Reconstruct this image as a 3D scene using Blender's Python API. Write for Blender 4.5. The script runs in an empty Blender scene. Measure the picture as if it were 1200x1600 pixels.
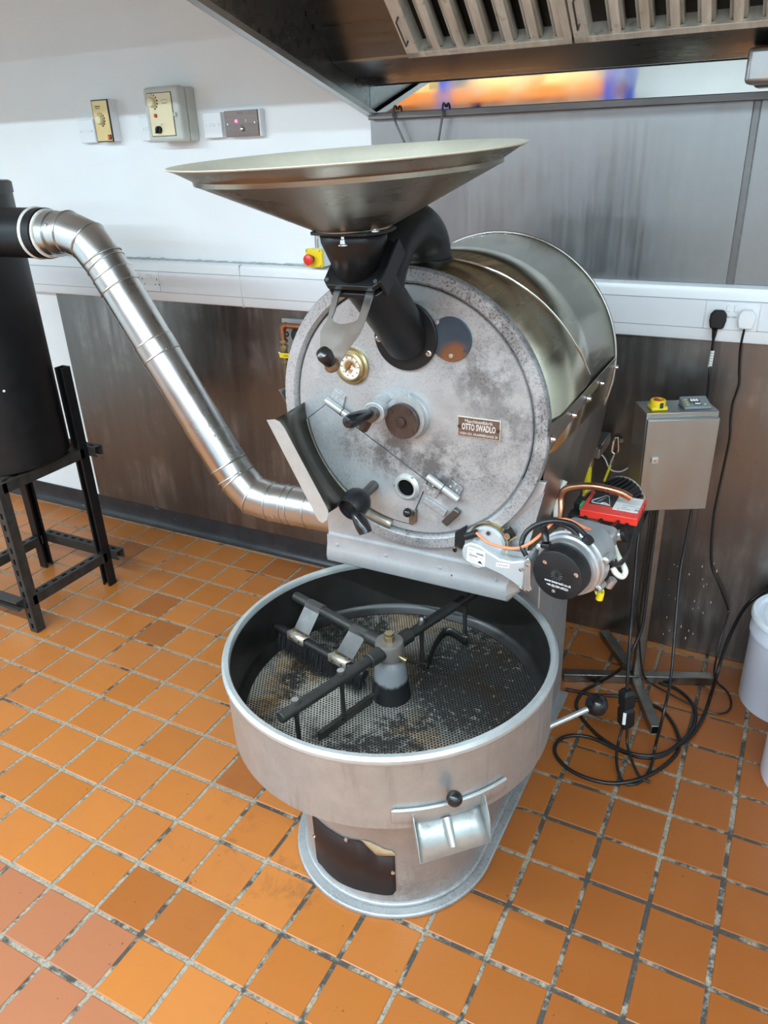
import bpy, bmesh, math, random
from mathutils import Vector, Matrix
random.seed(7)
V = Vector
PI = math.pi
COL = bpy.context.scene.collection
SC = bpy.context.scene

# ---------------------------------------------------------------- camera
CAM = V((1.67034, -0.82249, 1.77791))
FPX = 1204.34                                   # focal length in pixels of the 1200 x 1600 frame
RX = V((0.886738, 0.460889, -0.035724))         # camera right
RY = V((0.172883, -0.402307, -0.899033))        # camera down
RZ = V((-0.428727, 0.791031, -0.436421))        # camera forward
cd = bpy.data.cameras.new('camera')
cam = bpy.data.objects.new('camera', cd)
COL.objects.link(cam)
cd.sensor_fit = 'HORIZONTAL'; cd.sensor_width = 36.0; cd.lens = 36.0 * FPX / 1200.0
cd.clip_start = 0.02
m = Matrix(((RX.x, -RY.x, -RZ.x, CAM.x), (RX.y, -RY.y, -RZ.y, CAM.y), (RX.z, -RY.z, -RZ.z, CAM.z), (0, 0, 0, 1)))
cam.matrix_world = m
SC.camera = cam

# ---------------------------------------------------------------- world, lights, exposure
w = bpy.data.worlds.new('world'); SC.world = w
w.use_nodes = True
w.node_tree.nodes['Background'].inputs[0].default_value = (0.9, 0.95, 1.0, 1)
w.node_tree.nodes['Background'].inputs[1].default_value = 0.3
SC.view_settings.view_transform = 'Standard'
SC.view_settings.look = 'None'
SC.view_settings.gamma = 1.0
SC.view_settings.use_curve_mapping = False
SC.view_settings.exposure = 0.32
SC.cycles.max_bounces = 8
SC.cycles.diffuse_bounces = 5
SC.cycles.sample_clamp_indirect = 6

def area(name, loc, sx, sy, power, col=(1, 1, 1), rot=(0, 0, 0)):
    l = bpy.data.lights.new(name, 'AREA')
    l.shape = 'RECTANGLE'; l.size = sx; l.size_y = sy; l.energy = power; l.color = col
    o = bpy.data.objects.new(name, l); COL.objects.link(o)
    o.location = loc; o.rotation_euler = rot
    return o
TUBE_COL = (0.685, 0.878, 1.0)
# two rows of bare fluorescent tubes along the room
for x, y, ln, p in ((-1.75, -1.20, 2.4, 102), (0.85, -1.20, 2.4, 92), (3.45, -1.20, 2.4, 78), (-0.6, -3.1, 3.0, 92), (2.8, -3.1, 3.0, 78)):
    area('ceiling_lamp', (x, y, 2.70), ln, 0.05, p, TUBE_COL)

# ---------------------------------------------------------------- pixel helpers (a ray of the photograph met with a real plane)
def ray(u, v):
    return RX * ((u - 600) / FPX) + RY * ((v - 800) / FPX) + RZ
def P(u, v, x=None, y=None, z=None):
    d = ray(u, v)
    if x is not None: t = (x - CAM.x) / d.x
    elif y is not None: t = (y - CAM.y) / d.y
    else: t = (z - CAM.z) / d.z
    return CAM + d * t
def Pn(u, v, p0, n):
    d = ray(u, v)
    return CAM + d * (n.dot(p0 - CAM) / n.dot(d))
def Pcyl(u, v, cx, cy, r):
    d = ray(u, v); ox = CAM.x - cx; oy = CAM.y - cy
    a = d.x * d.x + d.y * d.y; b = ox * d.x + oy * d.y; c = ox * ox + oy * oy - r * r
    disc = b * b - a * c
    t = (-b - math.sqrt(max(disc, 0))) / a
    return CAM + d * t

# ---------------------------------------------------------------- mesh builder
ORG = {}
def smooth_path(pts, n=8, closed=False):
    pts = [V(p) for p in pts]; out = []
    N = len(pts)
    for i in range(N - 1):
        p0 = pts[max(i - 1, 0)]; p1 = pts[i]; p2 = pts[i + 1]; p3 = pts[min(i + 2, N - 1)]
        for k in range(n):
            t = k / n
            out.append(0.5 * ((2 * p1) + (p2 - p0) * t + (2 * p0 - 5 * p1 + 4 * p2 - p3) * t * t + (3 * p1 - p0 - 3 * p2 + p3) * t ** 3))
    out.append(pts[-1])
    return out
def basis(axis):
    a = V(axis).normalized()
    h = V((0, 0, 1)) if abs(a.z) < 0.9 else V((1, 0, 0))
    b = h.cross(a).normalized(); c = a.cross(b)
    return a, b, c

class MB:
    def __init__(self): self.v = []; self.f = []
    def add(self, vs, fs):
        o = len(self.v); self.v += [V(p) for p in vs]; self.f += [tuple(i + o for i in f) for f in fs]
        return self
    def box(self, c, s, M=None):
        c = V(c); vs = []
        for dz in (-.5, .5):
            for dx, dy in ((-.5, -.5), (.5, -.5), (.5, .5), (-.5, .5)):
                q = V((dx * s[0], dy * s[1], dz * s[2]))
                if M is not None: q = M @ q
                vs.append(c + q)
        return self.add(vs, [(3, 2, 1, 0), (4, 5, 6, 7), (0, 1, 5, 4), (1, 2, 6, 5), (2, 3, 7, 6), (3, 0, 4, 7)])
    def box2(self, a, b):
        return self.box([(a[i] + b[i]) / 2 for i in range(3)], [abs(b[i] - a[i]) for i in range(3)])
    def tube(self, pts, r, n=12, cap=True):
        pts = [V(p) for p in pts]; N = len(pts)
        rr = r if isinstance(r, (list, tuple)) else [r] * N
        t0 = (pts[1] - pts[0]).normalized()
        _, b, c = basis(t0); vs = []
        for i in range(N):
            if i == 0: t = t0
            elif i == N - 1: t = (pts[-1] - pts[-2]).normalized()
            else: t = ((pts[i + 1] - pts[i]).normalized() + (pts[i] - pts[i - 1]).normalized())
            if t.length < 1e-9: t = t0
            t = t.normalized()
            b = (b - t * b.dot(t)).normalized(); c = t.cross(b)
            for k in range(n):
                a = 2 * PI * k / n
                vs.append(pts[i] + (b * math.cos(a) + c * math.sin(a)) * rr[i])
        fs = []
        for i in range(N - 1):
            for k in range(n):
                k2 = (k + 1) % n
                fs.append((i * n + k, i * n + k2, (i + 1) * n + k2, (i + 1) * n + k))
        if cap:
            fs.append(tuple(range(n - 1, -1, -1))); fs.append(tuple((N - 1) * n + k for k in range(n)))
        return self.add(vs, fs)
    def mitre(self, pts, r, n=28, cap=True):
        """tube with true mitred joints: straight pieces of constant radius"""
        pts = [V(p) for p in pts]; N = len(pts)
        t0 = (pts[1] - pts[0]).normalized(); _, b, c = basis(t0)
        ring = [pts[0] + (b * math.cos(2 * PI * k / n) + c * math.sin(2 * PI * k / n)) * r for k in range(n)]
        vs = list(ring)
        for i in range(1, N):
            d = (pts[i] - pts[i - 1]).normalized()
            nrm = d if i == N - 1 else (d + (pts[i + 1] - pts[i]).normalized()).normalized()
            ring = [q + d * (nrm.dot(pts[i] - q) / nrm.dot(d)) for q in ring]
            vs += ring
        fs = []
        for i in range(N - 1):
            for k in range(n):
                k2 = (k + 1) % n
                fs.append((i * n + k, i * n + k2, (i + 1) * n + k2, (i + 1) * n + k))
        if cap:
            fs.append(tuple(range(n - 1, -1, -1))); fs.append(tuple((N - 1) * n + k for k in range(n)))
        return self.add(vs, fs)
    def lathe(self, prof, o, axis=(0, 0, 1), n=48, a0=0.0, a1=2 * PI, closed=False):
        """prof: (radius, height along axis)"""
        a, b, c = basis(axis); o = V(o); full = abs(a1 - a0 - 2 * PI) < 1e-6
        m_ = n if full else n + 1; vs = []
        for (r, h) in prof:
            for k in range(m_):
                t = a0 + (a1 - a0) * k / n
                vs.append(o + a * h + (b * math.cos(t) + c * math.sin(t)) * r)
        fs = []; L = len(prof)
        for i in range(L if closed else L - 1):
            j = (i + 1) % L
            for k in range(n):
                k2 = (k + 1) % m_
                fs.append((i * m_ + k, i * m_ + k2, j * m_ + k2, j * m_ + k))
        return self.add(vs, fs)
    def cyl(self, o, axis, r, h, n=32, r2=None):
        r2 = r if r2 is None else r2
        return self.lathe([(0, 0), (r, 0), (r2, h), (0, h)], o, axis, n)
    def sphere(self, o, r, n=24, sq=(1, 1, 1)):
        prof = [(r * math.sin(PI * i / 12), -r * math.cos(PI * i / 12)) for i in range(13)]
        s = len(self.v); self.lathe(prof, (0, 0, 0), (0, 0, 1), n)
        for i in range(s, len(self.v)):
            q = self.v[i]; self.v[i] = V(o) + V((q.x * sq[0], q.y * sq[1], q.z * sq[2]))
        return self
    def prism(self, poly, vec):
        n = len(poly); vec = V(vec)
        vs = [V(p) for p in poly] + [V(p) + vec for p in poly]
        fs = [tuple(range(n - 1, -1, -1)), tuple(range(n, 2 * n))] + [(i, (i + 1) % n, n + (i + 1) % n, n + i) for i in range(n)]
        return self.add(vs, fs)
    def grid(self, rows):
        """open sheet from rows of points"""
        nr = len(rows); nc = len(rows[0]); vs = [V(p) for r in rows for p in r]; fs = []
        for i in range(nr - 1):
            for j in range(nc - 1):
                fs.append((i * nc + j, i * nc + j + 1, (i + 1) * nc + j + 1, (i + 1) * nc + j))
        return self.add(vs, fs)
    def build(self, name, mt, parent=None, bevel=0, solid=0, smooth=True, angle=38, origin=None, segs=2, soff=-1):
        me = bpy.data.meshes.new(name)
        if parent is not None: org = ORG[parent]
        elif origin is not None: org = V(origin)
        else:
            xs = [p.x for p in self.v]; ys = [p.y for p in self.v]; zs = [p.z for p in self.v]
            org = V(((min(xs) + max(xs)) / 2, (min(ys) + max(ys)) / 2, min(zs)))
        me.from_pydata([p - org for p in self.v], [], self.f)
        bm = bmesh.new(); bm.from_mesh(me)
        bmesh.ops.remove_doubles(bm, verts=bm.verts, dist=1e-6)
        bmesh.ops.dissolve_degenerate(bm, edges=bm.edges, dist=1e-7)
        bmesh.ops.recalc_face_normals(bm, faces=bm.faces)
        bm.to_mesh(me); bm.free()
        o = bpy.data.objects.new(name, me); COL.objects.link(o)
        me.materials.append(mt)
        if smooth:
            me.shade_smooth(); me.set_sharp_from_angle(angle=math.radians(angle))
        if solid:
            md = o.modifiers.new('thickness', 'SOLIDIFY'); md.thickness = solid; md.offset = soff
        if bevel:
            md = o.modifiers.new('bevel', 'BEVEL'); md.width = bevel; md.segments = segs; md.limit_method = 'ANGLE'; md.angle_limit = math.radians(40)
        if parent is not None: o.parent = parent
        else: o.location = org
        ORG[o] = org
        return o

def tag(o, label, cat, group=None, kind=None):
    o['label'] = label; o['category'] = cat
    if group: o['group'] = group
    if kind: o['kind'] = kind
    return o
def empty(name, loc, label, cat, group=None):
    o = bpy.data.objects.new(name, None); COL.objects.link(o); o.location = loc
    o.empty_display_size = 0.05
    ORG[o] = V(loc)
    return tag(o, label, cat, group)
def struct(o):
    o['kind'] = 'structure'; return o

def rotz(a): return Matrix.Rotation(a, 3, 'Z')
def axes(x, y, z): return Matrix((x, y, z)).transposed()

# ---------------------------------------------------------------- materials
class NT:
    def __init__(self, name):
        self.m = bpy.data.materials.new(name); self.m.use_nodes = True
        self.t = self.m.node_tree; self.n = self.t.nodes; self.b = self.n['Principled BSDF']
    def new(self, typ, **kw):
        nd = self.n.new(typ)
        for k, v in kw.items(): setattr(nd, k, v)
        return nd
    def link(self, a, b): self.t.links.new(a, b)
    def coord(self, scale=(1, 1, 1), kind='Object', rot=(0, 0, 0)):
        tc = self.new('ShaderNodeTexCoord'); mp = self.new('ShaderNodeMapping')
        mp.inputs['Scale'].default_value = scale; mp.inputs['Rotation'].default_value = rot
        self.link(tc.outputs[kind], mp.inputs['Vector']); return mp.outputs[0]
    def noise(self, scale, detail=4, rough=0.55, vec=None, dist=0):
        nd = self.new('ShaderNodeTexNoise'); nd.inputs['Scale'].default_value = scale
        nd.inputs['Detail'].default_value = detail; nd.inputs['Roughness'].default_value = rough
        nd.inputs['Distortion'].default_value = dist
        self.link(vec if vec is not None else self.coord(), nd.inputs['Vector'])
        return nd.outputs['Fac']
    def ramp(self, fac, stops):
        r = self.new('ShaderNodeValToRGB'); e = r.color_ramp.elements
        while len(e) < len(stops): e.new(0.5)
        for el, (p, c) in zip(e, stops):
            el.position = p; el.color = c if len(c) == 4 else (*c, 1)
        self.link(fac, r.inputs[0]); return r.outputs[0]
    def mix(self, fac, a, b):
        x = self.new('ShaderNodeMix', data_type='RGBA')
        for s, val in ((x.inputs[0], fac), (x.inputs[6], a), (x.inputs[7], b)):
            if isinstance(val, (int, float)): s.default_value = val
            elif isinstance(val, tuple): s.default_value = val if len(val) == 4 else (*val, 1)
            else: self.link(val, s)
        return x.outputs[2]
    def math(self, op, a, b=0.0, c=0.0, clamp=False):
        x = self.new('ShaderNodeMath', operation=op, use_clamp=clamp)
        for s, val in zip(x.inputs, (a, b, c)):
            if isinstance(val, (int, float)): s.default_value = val
            else: self.link(val, s)
        return x.outputs[0]
    def rng(self, val, a, b, c=0.0, d=1.0):
        x = self.new('ShaderNodeMapRange'); self.link(val, x.inputs[0])
        for i, q in enumerate((a, b, c, d)): x.inputs[i + 1].default_value = q
        return x.outputs[0]
    def blob(self, centre, r0, r1):
        """1 inside r0 of a point on the thing, falling to 0 at r1"""
        g = self.new('ShaderNodeNewGeometry'); d = self.new('ShaderNodeVectorMath', operation='DISTANCE')
        self.link(g.outputs['Position'], d.inputs[0]); d.inputs[1].default_value = centre
        return self.rng(d.outputs['Value'], r0, r1, 1.0, 0.0)
    def bump(self, h, strength=0.2, dist=0.002):
        b = self.new('ShaderNodeBump'); b.inputs['Strength'].default_value = strength; b.inputs['Distance'].default_value = dist
        self.link(h, b.inputs['Height']); self.link(b.outputs[0], self.b.inputs['Normal'])
    def out(self, col=None, rough=None, metal=None, spec=None, coat=None):
        for key, val in (('Base Color', col), ('Roughness', rough), ('Metallic', metal), ('Specular IOR Level', spec), ('Coat Weight', coat)):
            if val is None: continue
            s = self.b.inputs[key]
            if isinstance(val, (int, float)): s.default_value = val
            elif isinstance(val, tuple): s.default_value = val if len(val) == 4 else (*val, 1)
            else: self.link(val, s)
        return self.m

def mul(c, k): return tuple(min(1, x * k) for x in c)
def plain(name, c, rough=0.5, metal=0.0, var=0.12, scale=14, bump=0.0, spec=0.5):
    t = NT(name); n = t.noise(scale, 5, 0.6)
    col = t.ramp(n, [(0.3, mul(c, 1 - var)), (0.7, mul(c, 1 + var))])
    r = t.rng(n, 0.3, 0.7, max(0.02, rough - 0.06), min(1, rough + 0.06))
    if bump: t.bump(t.noise(scale * 12, 3), bump, 0.001)
    return t.out(col, r, metal, spec)
def brushed(name, c, rough=0.3, stretch=(1, 1, 40), var=0.12, blot=0.15, metal=1.0, bl_scale=3.0, dark=0.45):
    t = NT(name)
    n = t.noise(6, 3, 0.6, t.coord(stretch)); bl = t.noise(bl_scale, 4, 0.6)
    col = t.ramp(n, [(0.3, mul(c, 1 - var)), (0.7, mul(c, 1 + var))])
    col = t.mix(t.rng(bl, 0.35, 0.75, 0, blot), col, mul(c, dark))
    r = t.math('ADD', t.rng(n, 0.3, 0.7, -0.05, 0.05), t.rng(bl, 0.3, 0.7, rough - 0.05, rough + 0.08))
    return t.out(col, r, metal)
def emit(name, c, s):
    t = NT(name); t.b.inputs['Emission Color'].default_value = (*c, 1); t.b.inputs['Emission Strength'].default_value = s
    return t.out(c, 0.4)

M = {}
M['white_paint'] = plain('white_wall_paint', (0.84, 0.86, 0.87), 0.45, 0, 0.02, 3, 0.04)
M['ceiling'] = plain('ceiling_paint', (0.66, 0.75, 0.77), 0.8, 0, 0.03, 3)
M['pvc'] = plain('white_pvc', (0.80, 0.82, 0.84), 0.35, 0, 0.02, 8)
M['pvc_lid'] = plain('white_pvc_lid', (0.76, 0.78, 0.81), 0.38, 0, 0.02, 8)
M['steel_wall'] = None
M['black'] = plain('black_paint', (0.0075, 0.0078, 0.009), 0.40, 0, 0.25, 20, spec=.35)
M['void'] = plain('dark_hole', (0.002, 0.002, 0.002), 0.8, 0, 0.1, spec=.1)
M['dusty_black'] = plain('dusty_black_paint', (0.030, 0.027, 0.024), 0.55, 0, 0.35, 30, spec=.35)
M['black_gloss'] = plain('black_gloss', (0.010, 0.010, 0.011), 0.22, 0, 0.2, 20)
M['black_matt'] = plain('black_matt', (0.009, 0.009, 0.010), 0.5, 0, 0.25, 30, spec=.4)
M['rubber'] = plain('cable_rubber', (0.007, 0.007, 0.008), 0.38, 0, 0.2, 40)
M['steel'] = brushed('machined_steel', (0.60, 0.59, 0.57), 0.32, (1, 1, 1), 0.15, 0.35, bl_scale=12)
M['chrome'] = plain('chrome', (0.75, 0.75, 0.75), 0.15, 1, 0.05, 20)
M['dark_steel'] = brushed('dark_steel', (0.16, 0.155, 0.15), 0.42, (1, 1, 1), 0.3, 0.5, bl_scale=15)
M['copper'] = brushed('copper', (0.55, 0.27, 0.16), 0.3, (1, 1, 1), 0.2, 0.3, bl_scale=18)
M['brass'] = brushed('brass', (0.45, 0.36, 0.2), 0.35, (1, 1, 1), 0.2, 0.3, bl_scale=18)
M['red'] = plain('red_plastic', (0.75, 0.04, 0.025), 0.3, 0, 0.06, 10)
M['yellow'] = plain('yellow_plastic', (0.90, 0.68, 0.02), 0.35, 0, 0.05, 10)
M['orange'] = plain('orange_rubber', (0.80, 0.22, 0.10), 0.4, 0, 0.06, 10)
M['green'] = plain('green_plastic', (0.02, 0.45, 0.15), 0.4)
M['paper'] = plain('white_label', (0.78, 0.78, 0.76), 0.6, 0, 0.03, 10)
M['ink'] = plain('black_ink', (0.03, 0.03, 0.03), 0.6)
M['ink_white'] = plain('white_ink', (0.75, 0.75, 0.75), 0.6, 0, .02)
M['cream'] = plain('cream_panel', (0.82, 0.72, 0.46), 0.4, 0, 0.04, 10)
M['gold_panel'] = plain('gold_panel', (0.68, 0.50, 0.22), 0.35, 0.35, 0.06, 10)
M['grey_plastic'] = plain('grey_plastic', (0.56, 0.57, 0.52), 0.45, 0, 0.03, 10)
M['hose'] = plain('clear_hose', (0.72, 0.70, 0.62), 0.3, 0, 0.05, 10)
M['bucket'] = plain('white_bucket_plastic', (0.72, 0.74, 0.84), 0.35, 0, 0.02, 5)
M['bucket_lid'] = plain('bucket_lid', (0.78, 0.81, 0.86), 0.35, 0, 0.02, 5)
M['alu_cast'] = plain('cast_aluminium', (0.55, 0.56, 0.57), 0.38, 0.85, 0.1, 25, 0.05)
M['alu_paint'] = plain('silver_duct_paint', (0.50, 0.52, 0.53), 0.35, 0.35, 0.05, 12)
M['joint'] = plain('joint_shadow_grey', (0.22, 0.23, 0.24), 0.6)
M['bucketrim'] = plain('bucket_rim', (0.66, 0.66, 0.64), 0.4)

# stainless wall sheets: vertical smears, scuffs near the floor
def steel_wall(name, c, rough, sv, sk=0.35):
    t = NT(name)
    st = t.noise(3.2, 4, 0.6, t.coord((5, 5, 0.7))); sm = t.noise(2.0, 5, 0.65); fine = t.noise(60, 2, 0.5, t.coord((1, 1, 0.06)))
    col = t.ramp(st, [(0.25, mul(c, 1 - sv)), (0.75, mul(c, 1 + sv))])
    scuff = t.math('MULTIPLY', t.rng(sm, 0.46, 0.66), t.rng(st, 0.40, 0.65))
    col = t.mix(t.math('MULTIPLY', scuff, sk), col, (0.75, 0.74, 0.73))
    r = t.math('ADD', t.rng(sm, 0.3, 0.7, rough - 0.07, rough + 0.1), t.rng(fine, 0.3, 0.7, -0.04, 0.04))
    t.bump(t.noise(1.6, 2, 0.5), 0.06, 0.02)
    return t.out(col, r, 1.0)
M['steel_low'] = steel_wall('stainless_wall_low', (0.19, 0.18, 0.173), 0.34, 0.10)
M['steel_up'] = steel_wall('stainless_wall_upper', (0.25, 0.25, 0.252), 0.36, 0.02, 0.03)
M['hood'] = brushed('hood_stainless', (0.28, 0.29, 0.295), 0.27, (0.3, 6, 6), 0.04, 0.05, bl_scale=2.0)
M['ledge'] = brushed('ledge_stainless', (0.17, 0.165, 0.165), 0.38, (0.3, 6, 6), 0.05, 0.1)
M['hood_lip'] = brushed('hood_lip_stainless', (0.52, 0.52, 0.52), 0.35, (0.3, 6, 6), 0.05, 0.1)
M['mirror'] = brushed('polished_steel_strip', (0.62, 0.60, 0.57), 0.03, (1, 1, 1), 0.03, 0.05, bl_scale=2)
def baffle():
    t = NT('greasy_filter_steel'); n = t.noise(9, 5, 0.65, t.coord((3, 0.6, 0.6))); g = t.noise(22, 4, 0.6)
    col = t.ramp(n, [(0.3, (0.56, 0.52, 0.43)), (0.62, (0.80, 0.78, 0.71))])
    col = t.mix(t.rng(g, 0.60, 0.8, 0, 0.7), col, (0.16, 0.10, 0.05))
    return t.out(col, 0.42, 0.35)
M['baffle'] = baffle()
M['grease'] = plain('filter_cavity', (0.010, 0.008, 0.006), 0.5, 0, 0.4, 12)

# the roaster's silver paint, worn and stained
def silver(name, c, rough, metal, stain=(0.16, 0.145, 0.14), amt=0.5, speck=0.35, blobs=(), vert=0.0):
    t = NT(name)
    big = t.noise(5.0, 6, 0.68); fine = t.noise(180, 3, 0.6); mid = t.noise(22, 5, 0.65)
    col = t.ramp(mid, [(0.3, mul(c, 0.9)), (0.7, mul(c, 1.07))])
    mask = t.math('MULTIPLY', t.rng(big, 0.50, 0.68), t.rng(mid, 0.38, 0.62))
    mask = t.math('MULTIPLY', mask, amt)
    for (p, r0, r1, k) in blobs:
        b = t.math('MULTIPLY', t.blob(p, r0, r1), t.rng(mid, 0.36, 0.56))
        mask = t.math('MAXIMUM', mask, t.math('MULTIPLY', b, k))
    sp = t.math('MULTIPLY', t.rng(fine, 0.52, 0.6), speck)
    mask = t.math('ADD', mask, t.math('MULTIPLY', sp, t.rng(big, 0.4, 0.6, 0.15, 1.0)), 0, True)
    if vert:
        st = t.noise(9, 4, 0.6, t.coord((4, 4, 0.4)))
        mask = t.math('ADD', mask, t.math('MULTIPLY', t.rng(st, 0.55, 0.75), vert), 0, True)
    col = t.mix(mask, col, stain)
    t.bump(t.math('ADD', t.noise(160, 2), t.math('MULTIPLY', mid, 0.6)), 0.14, 0.0015)
    r = t.math('ADD', t.math('MULTIPLY', mask, 0.15), rough)
    return t.out(col, r, metal)

# ================================================================ SETTING
S = 0.16                                        # tile pitch
XL, XR, YF, YB, ZC = -3.2, 4.8, -4.4, 1.80, 2.75
def grout():
    t = NT('grout'); a = t.noise(18, 5, 0.7); b = t.noise(3.5, 4, 0.6); f = t.noise(140, 3, 0.6)
    col = t.ramp(f, [(0.3, (0.16, 0.135, 0.10)), (0.7, (0.36, 0.305, 0.235))])
    right = t.rng(t.blob((1.9, 0.6, 0), 0.7, 2.0), 0, 1, -0.03, 0.055)
    dk = t.rng(t.math('ADD', t.math('ADD', t.math('MULTIPLY', a, 0.55), t.math('MULTIPLY', b, 0.5)), right), 0.545, 0.60)
    col = t.mix(t.math('MULTIPLY', dk, 0.88), col, (0.035, 0.033, 0.032))
    t.bump(f, 0.4, 0.003)
    return t.out(col, 0.85, 0, 0.2)
def tile_mat(kind=0):
    t = NT(('quarry_tile', 'red_quarry_tile', 'brown_quarry_tile')[kind])
    oi = t.new('ShaderNodeObjectInfo')
    g = t.new('ShaderNodeNewGeometry'); sx = t.new('ShaderNodeSeparateXYZ'); t.link(g.outputs['Position'], sx.inputs[0])
    base = t.ramp(oi.outputs['Random'], [(0.0, (0.383, 0.121, 0.022)), (0.35, (0.424, 0.139, 0.026)), (0.7, (0.440, 0.148, 0.032)), (1.0, (0.399, 0.131, 0.029))])
    # a redder batch of tiles near the front left, deeper tone towards the right
    red = (0.0, 1.0, 0.0)[kind]
    base = t.mix(red, base, (0.326, 0.116, 0.053))
    lo = t.new('ShaderNodeSeparateXYZ'); t.link(oi.outputs['Location'], lo.inputs[0])
    br = t.rng(lo.outputs['X'], 0.75, 1.55, 0, 0.85) if kind == 0 else (0.0, 0.0, 0.62)[kind]
    base = t.mix(br, base, (0.238, 0.065, 0.012))
    cl = t.noise(7, 5, 0.6, g.outputs['Position']); n2 = t.noise(40, 4, 0.6, g.outputs['Position'])
    base = t.mix(t.rng(cl, 0.4, 0.72, 0, 0.25), base, (0.317, 0.100, 0.022))
    vo = t.new('ShaderNodeTexVoronoi'); vo.inputs['Scale'].default_value = 42; t.link(g.outputs['Position'], vo.inputs['Vector'])
    wn = t.math('LESS_THAN', vo.outputs['Distance'], t.rng(t.noise(23, 2, 0.5, g.outputs['Position']), 0.5, 0.75, 0.02, 0.17))
    base = t.mix(t.math('MULTIPLY', wn, 0.55), base, (0.044, 0.022, 0.013))
    # soot scuffs around the roaster's foot
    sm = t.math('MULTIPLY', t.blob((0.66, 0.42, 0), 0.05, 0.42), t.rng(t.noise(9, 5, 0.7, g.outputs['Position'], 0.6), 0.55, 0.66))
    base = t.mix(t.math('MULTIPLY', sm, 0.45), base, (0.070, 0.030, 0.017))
    t.bump(t.math('ADD', n2, t.math('MULTIPLY', cl, 2.0)), 0.12, 0.0015)
    return t.out(base, t.rng(cl, 0.3, 0.7, 0.30, 0.44), 0, 0.45)
M['grout'] = grout(); M['tile'] = tile_mat(); M['tile_red'] = tile_mat(1); M['tile_brown'] = tile_mat(2)
fl = struct(MB().box2((XL, YF, -0.06), (XR, YB + .02, -0.0025)).build('floor', M['grout'], origin=(0, 0, 0)))
def tile_bm(mb, x, y, jit=0.0):
    h = 0.0742 - 0.0004 * random.random(); c = 0.0022
    x += random.uniform(-jit, jit); y += random.uniform(-jit, jit)
    lo = [(x - h, y - h, -0.004), (x + h, y - h, -0.004), (x + h, y + h, -0.004), (x - h, y + h, -0.004)]
    mi = [(p[0], p[1], -0.0012) for p in lo]
    k = h - c
    hi = [(x - k, y - k, 0), (x + k, y - k, 0), (x + k, y + k, 0), (x - k, y + k, 0)]
    vs = lo + mi + hi
    fs = [(8, 9, 10, 11)]
    for q in range(4):
        r = (q + 1) % 4
        fs += [(q, r, 4 + r, 4 + q), (4 + q, 4 + r, 8 + r, 8 + q)]
    mb.add(vs, fs)
def seen(x, y):
    q = V((x, y, 0)) - CAM; zc = q.dot(RZ)
    if zc < 0.3: return None
    u = 600 + FPX * q.dot(RX) / zc; v = 800 + FPX * q.dot(RY) / zc
    return zc if (-90 < u < 1290 and 700 < v < 1720) else None
cells = []
for i in range(-20, 30):
    for j in range(-27, 11):
        x, y = (i + .5) * S, (j + .5) * S
        if not (XL + .08 < x < XR - .08 and YF + .08 < y): continue
        cells.append((seen(x, y), x, y))
near = sorted([c for c in cells if c[0] is not None])[:298]
keys = {(x, y) for _, x, y in near}
proto = None
for d, x, y in near:
    if proto is None:
        mb = MB(); tile_bm(mb, 0, 0); proto = mb.build('tile', M['tile'], fl, smooth=False)
        o = proto
    else:
        o = proto.copy(); COL.objects.link(o)
    o.location = (x + random.uniform(-.0012, .0012), y + random.uniform(-.0012, .0012), random.uniform(-.0006, .0004))
    ci, cj = round(x / S - .5), round(y / S - .5)
    odd = M['tile_red'] if (cj == -1 and ci <= 2) or (cj == -2 and ci <= 3) or (cj < -2 and ci <= 3) else (M['tile_brown'] if (ci, cj) in ((2, 0), (3, 0), (-2, 10), (-1, 10), (-4, 7), (-3, 6), (-7, 9), (6, 3), (7, 4)) or random.random() < .03 else None)
    if odd: o.material_slots[0].link = 'OBJECT'; o.material_slots[0].material = odd
    o.rotation_euler = (random.uniform(-.003, .003), random.uniform(-.003, .003), random.uniform(-.006, .006))
mb = MB()
for d, x, y in cells:
    if (x, y) not in keys: tile_bm(mb, x, y)
# cut row along the back wall, right of the roaster
for i in range(-20, 30):
    x = (i + .5) * S
    if XL + .08 < x < XR - .08:
        mb.box2((x - .0735, 11 * S + .007, -.004), (x + .0735, YB - .006, 0))
o = mb.build('rest_of_tiles', M['tile'], fl, smooth=False); o['kind'] = 'stuff'

wb = struct(MB().box2((XL, YB, 0), (XR, YB + .1, ZC)).build('wall_back', M['white_paint']))
M['side_wall'] = plain('side_wall_paint', (0.68, 0.77, 0.79), 0.5, 0, 0.02, 3)
struct(MB().box2((XL - .1, YF, 0), (XL, YB, ZC)).build('wall_left', M['side_wall']))
struct(MB().box2((XR, YF, 0), (XR + .1, YB, ZC)).build('wall_right', M['side_wall']))
M['far_wall'] = plain('far_wall_paint', (0.62, 0.70, 0.72), 0.6, 0, 0.03, 3)
struct(MB().box2((XL, YF - .1, 0), (XR, YF, ZC)).build('wall_front', M['far_wall']))
# unseen bulkhead, added in line with the hood's front to shade the wall
struct(MB().box2((XL, 0.28, 2.303), (0.262, 0.40, ZC)).build('shade_bulkhead', M['white_paint']))
struct(MB().box2((XL, YF, ZC), (XR, YB, ZC + .1)).build('ceiling', M['ceiling']))
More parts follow.
